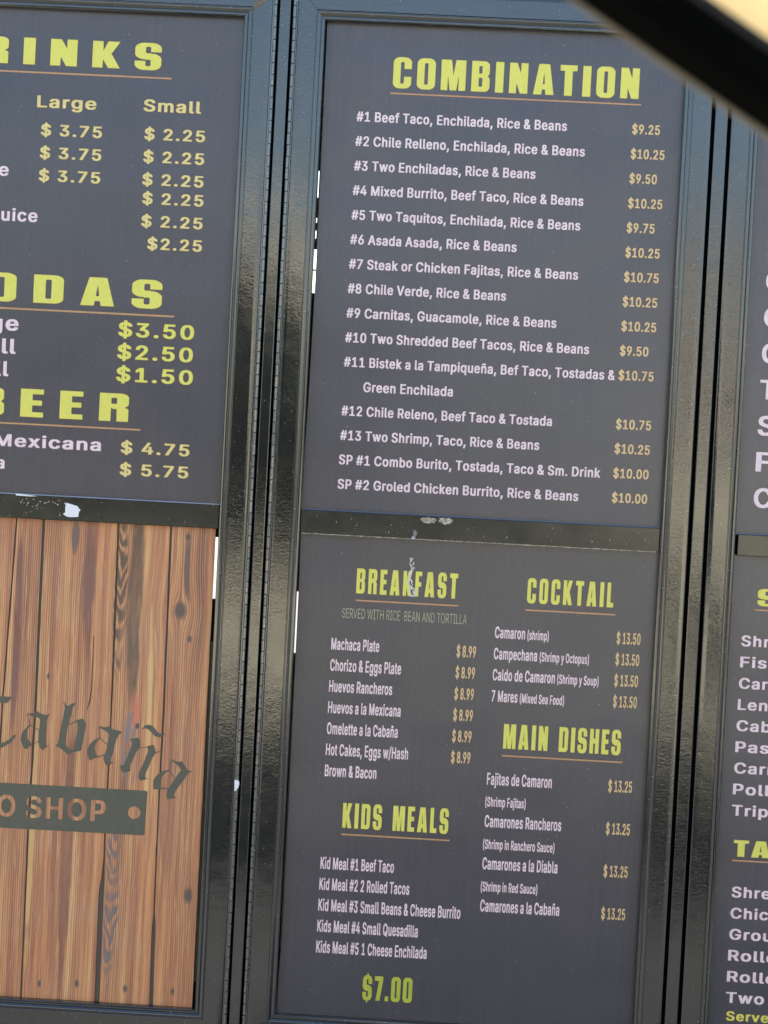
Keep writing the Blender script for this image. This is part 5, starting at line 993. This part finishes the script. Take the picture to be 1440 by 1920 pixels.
# ------------------------------------------------------------------ ground
def ground():
    m = mat('worn_asphalt', (0.06, 0.06, 0.058), 0.85)
    k = NT(m)
    c = k.mix(k.ramp(k.noise(k.pos(), 0.7, 6, 0.6), [(0.35, 0.0), (0.7, 1.0)]), (0.075, 0.074, 0.070), (0.048, 0.048, 0.047))
    k.l(c, k.b.inputs['Base Color'])
    k.l(k.bump(k.noise(k.pos(), 60.0, 4), 0.002), k.b.inputs['Normal'])
    o = make('ground', [(-150, -150, 0), (150, -150, 0), (150, 150, 0), (-150, 150, 0)], [(0, 1, 2, 3)], m)
    tag(o, kind='structure')
ground()

# ------------------------------------------------------------------ the car the picture is taken from
CREAM = mat('sand_car_paint', (0.52, 0.48, 0.36), 0.35, 0.5, coat=0.6)
RUBBER = mat('black_rubber_seal', (0.0025, 0.0027, 0.0025), 0.8, 0.08)
CLADDING = mat('dark_cladding', (0.02, 0.02, 0.02), 0.6)
LINER = mat('charcoal_seat_cloth', (0.03, 0.028, 0.025), 0.9)
HEADL = mat('cream_headliner', (0.62, 0.57, 0.46), 0.9)
TRIMT = mat('translucent_cream_trim', (0.80, 0.69, 0.46), 0.85)
LIPT = mat('seal_lip_tan', (0.30, 0.25, 0.16), 0.8)
WSG = mat('windscreen_glass', (0.9, 0.95, 0.93), 0.0, 0.5)
WSG.node_tree.nodes['Principled BSDF'].inputs['Transmission Weight'].default_value = 1.0
WSG.node_tree.nodes['Principled BSDF'].inputs['IOR'].default_value = 1.05
GLASS = mat('tinted_glass', (0.02, 0.03, 0.03), 0.03, 0.8)
car = empty('car', (-0.4, -3.6, 0.0), 'sand coloured car whose black window seal is blurred across the upper right corner', 'car')
YN, YF = -2.785, -4.45          # near and far sides
# side view (x forward to the right, z up)
SIDE_OUT = [(-2.75, 0.32), (-2.35, 0.30), (1.95, 0.30), (2.15, 0.42), (2.20, 0.86), (2.05, 1.10), (1.1, 1.235), (0.66, 1.27), (0.08, 1.56),
            (-0.26, 1.80), (-0.50, 1.925), (-0.9, 1.965), (-2.1, 1.95), (-2.5, 1.88), (-2.85, 1.10), (-2.88, 0.7)]
W1 = [(-1.12, 1.08), (0.40, 1.075), (0.055, 1.312 - 0.0), (-0.62, 1.735), (-0.80, 1.775), (-1.12, 1.785)]
W2 = [(-2.25, 0.92), (-1.50, 0.905), (-1.50, 1.785), (-2.10, 1.77)]


def wheel_arch(cx, r=0.36):
    return [(cx + r * cos(pi - pi * i / 10), 0.30 + r * sin(pi - pi * i / 10)) for i in range(11)]


# pillar line measured on the window plane: lower edge of the seal passes (18.66, 90.21) and (57.37, 66.07) mm from the lens axis
PX, PZ = 0.01866, Z0 + 0.09021
PD = Vector((0.03871, 0, -0.02414)).normalized()          # down the pillar, towards the front of the car
PN = Vector((-PD.z, 0, PD.x)).normalized()                # up and forward, away from the opening
if PN.z < 0: PN = -PN


def on(t, n):
    return (PX + PD.x * t + PN.x * n, PZ + PD.z * t + PN.z * n)


top_t, bot_t = -0.78, 0.66
W1 = [(-1.40, 0.90), (on(bot_t, 0.030)[0] - 0.03, 0.895), on(bot_t, 0.030), on(top_t, 0.030), (-0.80, 1.785), (-1.40, 1.79)]
lo = SIDE_OUT[:2] + wheel_arch(-1.95) + wheel_arch(1.25) + SIDE_OUT[2:]
lo = [p for i, p in enumerate(lo)]
def side_sheet(name, y, m, loops, thick):
    fl, tr = tess([clean(l) for l in loops])
    V = [(x, y, z) for x, z in fl] + [(x, y - thick, z) for x, z in fl]
    n = len(fl)
    F = [(a, c, b) for a, b, c in tr] + [(a + n, b + n, c + n) for a, b, c in tr]
    s = 0
    for l in loops:
        L = clean(l)
        for i in range(len(L)):
            j = (i + 1) % len(L)
            F.append((s + i, s + j, s + j + n, s + i + n))
        s += len(L)
    return make(name, V, F, m, car)


OUT = [(-2.75, 0.34), (-2.32, 0.30)] + wheel_arch(-1.95)[:] + [(-1.58, 0.30), (0.88, 0.30)] + wheel_arch(1.25) + [(1.95, 0.30)] + SIDE_OUT[3:]
OUT = clean(OUT)
W2r = W2
side_near = side_sheet('body_side', YN, CREAM, [OUT, W1, W2r], 0.035)
side_far = side_sheet('body_side', YF + 0.035, CREAM, [OUT, W1, W2r], 0.035)
for nm, W in (('window_glass', W1), ('window_glass', W2)):
    cx = sum(x for x, z in W) / len(W)
    fl, tr = tess([W])
    make(nm, [(x, YF + 0.012, z) for x, z in fl], tr, GLASS, car)
fl, tr = tess([W2])
make('window_glass', [(x, YN - 0.012, z) for x, z in fl], tr, GLASS, car)
# door gap, handle and mirror on the near side
def ellipsoid(nm, c, r, m, n=14):
    V, F = [], []
    for j in range(1, n // 2):
        t = pi * j / (n // 2)
        for i in range(n):
            a = 2 * pi * i / n
            V.append((c[0] + r[0] * sin(t) * cos(a), c[1] + r[1] * sin(t) * sin(a), c[2] + r[2] * cos(t)))
    k = n // 2 - 1
    for j in range(k - 1):
        for i in range(n):
            F.append((j * n + i, (j + 1) * n + i, (j + 1) * n + (i + 1) % n, j * n + (i + 1) % n))
    F.append(tuple(range(n))); F.append(tuple(range((k - 1) * n, k * n))[::-1])
    return make(nm, V, F, m, car, smooth=True)
mir = ellipsoid('side_mirror', (0.66, YN + 0.13, 0.90), (0.13, 0.07, 0.085), CLADDING)
ellipsoid('door_handle', (-1.22, YN + 0.02, 0.81), (0.10, 0.018, 0.016), CLADDING, 10)
for x in (-1.45, 0.72):
    make('door_gap', [(x, YN + 0.001, 0.54), (x + .006, YN + 0.001, 0.54), (x + .006, YN + 0.001, 0.88), (x, YN + 0.001, 0.88)], [(0, 1, 2, 3)], CLADDING, car)
# sill cladding
for y in (YN + 0.012, YF - 0.0):
    v = [(-1.5, y, 0.26), (0.82, y, 0.26), (0.82, y, 0.52), (-1.5, y, 0.52), (-1.5, y - 0.03, 0.26), (0.82, y - 0.03, 0.26), (0.82, y - 0.03, 0.52), (-1.5, y - 0.03, 0.52)]
    make('sill', v, [(0, 3, 2, 1), (4, 5, 6, 7), (0, 1, 5, 4), (2, 3, 7, 6), (1, 2, 6, 5), (3, 0, 4, 7)], CLADDING, car)
# skin over the top: hood, roof, tailgate as strips between the two sides
def strip(name, pts, m, ya=YN - 0.002, yb=YF + 0.002, crown=0.03, thick=0.02):
    V, F = [], []
    ny = 7
    for x, z in pts:
        for j in range(ny):
            t = j / (ny - 1)
            V.append((x, ya + (yb - ya) * t, z + crown * (1 - (2 * t - 1) ** 2)))
    for i in range(len(pts) - 1):
        for j in range(ny - 1):
            a = i * ny + j
            F.append((a, a + 1, a + ny + 1, a + ny))
    o = make(name, V, F, m, car, smooth=True)
    return o
strip('hood', [(2.16, 0.42), (2.20, 0.86), (2.05, 1.10), (1.1, 1.235), (0.70, 1.265)], CREAM)
strip('roof', [(-0.30, 1.775), (-0.50, 1.92), (-0.9, 1.96), (-2.1, 1.945), (-2.48, 1.88)], CREAM)
strip('headliner', [(-0.80, 1.82), (-1.2, 1.86), (-2.1, 1.84), (-2.40, 1.80)], HEADL, crown=0.0)
strip('tailgate', [(-2.74, 0.34), (-2.87, 0.7), (-2.84, 1.10)], CREAM)
strip('rear_window', [(-2.84, 1.12), (-2.50, 1.86)], GLASS)
strip('floor', [(-2.7, 0.34), (0.95, 0.34)], LINER, crown=0.0)
strip('dashboard', [(0.86, 0.36), (0.52, 0.60), (0.44, 0.92), (0.62, 1.07)], LINER, ya=YN - 0.05, yb=YF + 0.05, crown=0.0)
wt = [on(bot_t - 0.05, 0.12), on(top_t + 0.03, 0.095)]
strip('windscreen', [(0.70, 1.25)] + [(-0.30, 1.77)], WSG, ya=YN - 0.06, yb=YF + 0.06, crown=0.02)
for dy in (-0.45, -1.2):
    yy = YN + dy
    for nm, (x0, x1, z0, z1) in (('seat', (-1.25, -0.72, 0.45, 0.68)), ('seat_back', (-1.42, -1.22, 0.60, 1.28))):
        x0, x1 = x0 - .15, x1 - .15
        v = [(x0, yy - .25, z0), (x1, yy - .25, z0), (x1, yy + .25, z0), (x0, yy + .25, z0), (x0, yy - .22, z1), (x1, yy - .22, z1), (x1, yy + .22, z1), (x0, yy + .22, z1)]
        make(nm, v, [(0, 3, 2, 1), (4, 5, 6, 7), (0, 1, 5, 4), (1, 2, 6, 5), (2, 3, 7, 6), (3, 0, 4, 7)], LINER, car)


def bar(name, t0, t1, prof, m, parent=car):
    """extrude a cross-section (n across, y) along the pillar"""
    V, F = [], []
    for t in (t0, t1):
        for n, y in prof:
            x, z = on(t, n)
            V.append((x, y, z))
    k = len(prof)
    for i in range(k):
        j = (i + 1) % k
        F.append((i, j, j + k, i + k))
    F.append(tuple(range(k))[::-1]); F.append(tuple(range(k, 2 * k)))
    return make(name, V, F, m, parent)


def arc(cn, cy, rn, ry, n=12):
    return [(cn + rn * cos(2 * pi * i / n), cy + ry * sin(2 * pi * i / n)) for i in range(n)]


seal = bar('window_seal', top_t, bot_t, arc(0.0072, -2.780, 0.0078, 0.009), RUBBER)
bar('seal_lip', top_t, bot_t, arc(-0.0006, -2.781, 0.0004, 0.002), LIPT, seal)
k = NT(TRIMT)
tl = k.n('ShaderNodeBsdfTranslucent')
tl.inputs['Color'].default_value = (0.62, 0.55, 0.40, 1)
mx = k.n('ShaderNodeMixShader')
mx.inputs[0].default_value = 0.42
k.l(k.b.outputs[0], mx.inputs[1])
k.l(tl.outputs[0], mx.inputs[2])
k.l(mx.outputs[0], k.t.nodes['Material Output'].inputs['Surface'])
bar('backlit_trim', top_t, bot_t, [(0.0140, -2.768), (0.0140, -2.7672), (0.0275, -2.7652), (0.0275, -2.766)], TRIMT)  # added pillar trim, translucent so the sun behind it brightens the corner
# wheels
TYRE = mat('tyre_rubber', (0.015, 0.015, 0.015), 0.85)
RIM = mat('alloy_rim', (0.45, 0.45, 0.46), 0.3, 0.5, metal=0.8)


def disc_mesh(nm, prof, m, parent, cx, cy, cz):
    V, F = [], []
    n = 28
    for y, r in prof:
        for i in range(n):
            a = 2 * pi * i / n
            V.append((cx + r * cos(a), cy + y, cz + r * sin(a)))
    for j in range(len(prof) - 1):
        for i in range(n):
            F.append((j * n + i, j * n + (i + 1) % n, (j + 1) * n + (i + 1) % n, (j + 1) * n + i))
    F.append(tuple(range(n))); F.append(tuple(range((len(prof) - 1) * n, len(prof) * n))[::-1])
    return make(nm, V, F, m, parent)


for cx in (-1.95, 1.25):
    for cy in (YN - 0.13, YF + 0.13):
        t = disc_mesh('wheel', [(-.11, .24), (-.11, .31), (-.08, .335), (.08, .335), (.11, .31), (.11, .24)], TYRE, car, cx, cy, 0.335)
        s = 1 if cy > -3.6 else -1
        disc_mesh('rim', [(s * .112, .21), (s * .118, .20), (s * .118, .09), (s * .126, .05)], RIM, t, cx, cy, 0.335)

# ------------------------------------------------------------------ low building across the lot (seen in the gloss of the frames)
STUCCO = mat('warm_stucco', (0.55, 0.47, 0.34), 0.9)
k = NT(STUCCO)
k.l(k.mix(k.noise(k.pos(), 2.0, 5), (0.60, 0.52, 0.38), (0.48, 0.41, 0.30)), k.b.inputs['Base Color'])
k.l(k.bump(k.noise(k.pos(), 45.0, 4), 0.01), k.b.inputs['Normal'])
bld = empty('building', (0, -24, 0), 'low sand coloured stucco building across the parking lot from the menu board', 'building')


def wbox(name, x0, x1, y0, y1, z0, z1, m, parent):
    v = [(x0, y0, z0), (x1, y0, z0), (x1, y1, z0), (x0, y1, z0), (x0, y0, z1), (x1, y0, z1), (x1, y1, z1), (x0, y1, z1)]
    return make(name, v, [(0, 3, 2, 1), (4, 5, 6, 7), (0, 1, 5, 4), (1, 2, 6, 5), (2, 3, 7, 6), (3, 0, 4, 7)], m, parent)


wbox('wall', -16, 16, -30, -22, 0, 3.6, STUCCO, bld)
wbox('parapet', -16.2, 16.2, -30.2, -21.8, 3.6, 3.95, mat('parapet_brown', (0.12, 0.08, 0.05), 0.8), bld)
PANE = mat('window_pane', (0.02, 0.03, 0.035), 0.05, 0.8)
for x in (-12, -7.5, -3, 1.5, 6, 10.5):
    f = wbox('window', x, x + 2.4, -22.0, -21.93, 0.9, 2.6, mat('white_window_frame', (0.7, 0.7, 0.68), 0.5), bld)
    wbox('pane', x + .1, x + 2.3, -21.95, -21.9, 1.0, 2.5, PANE, f)
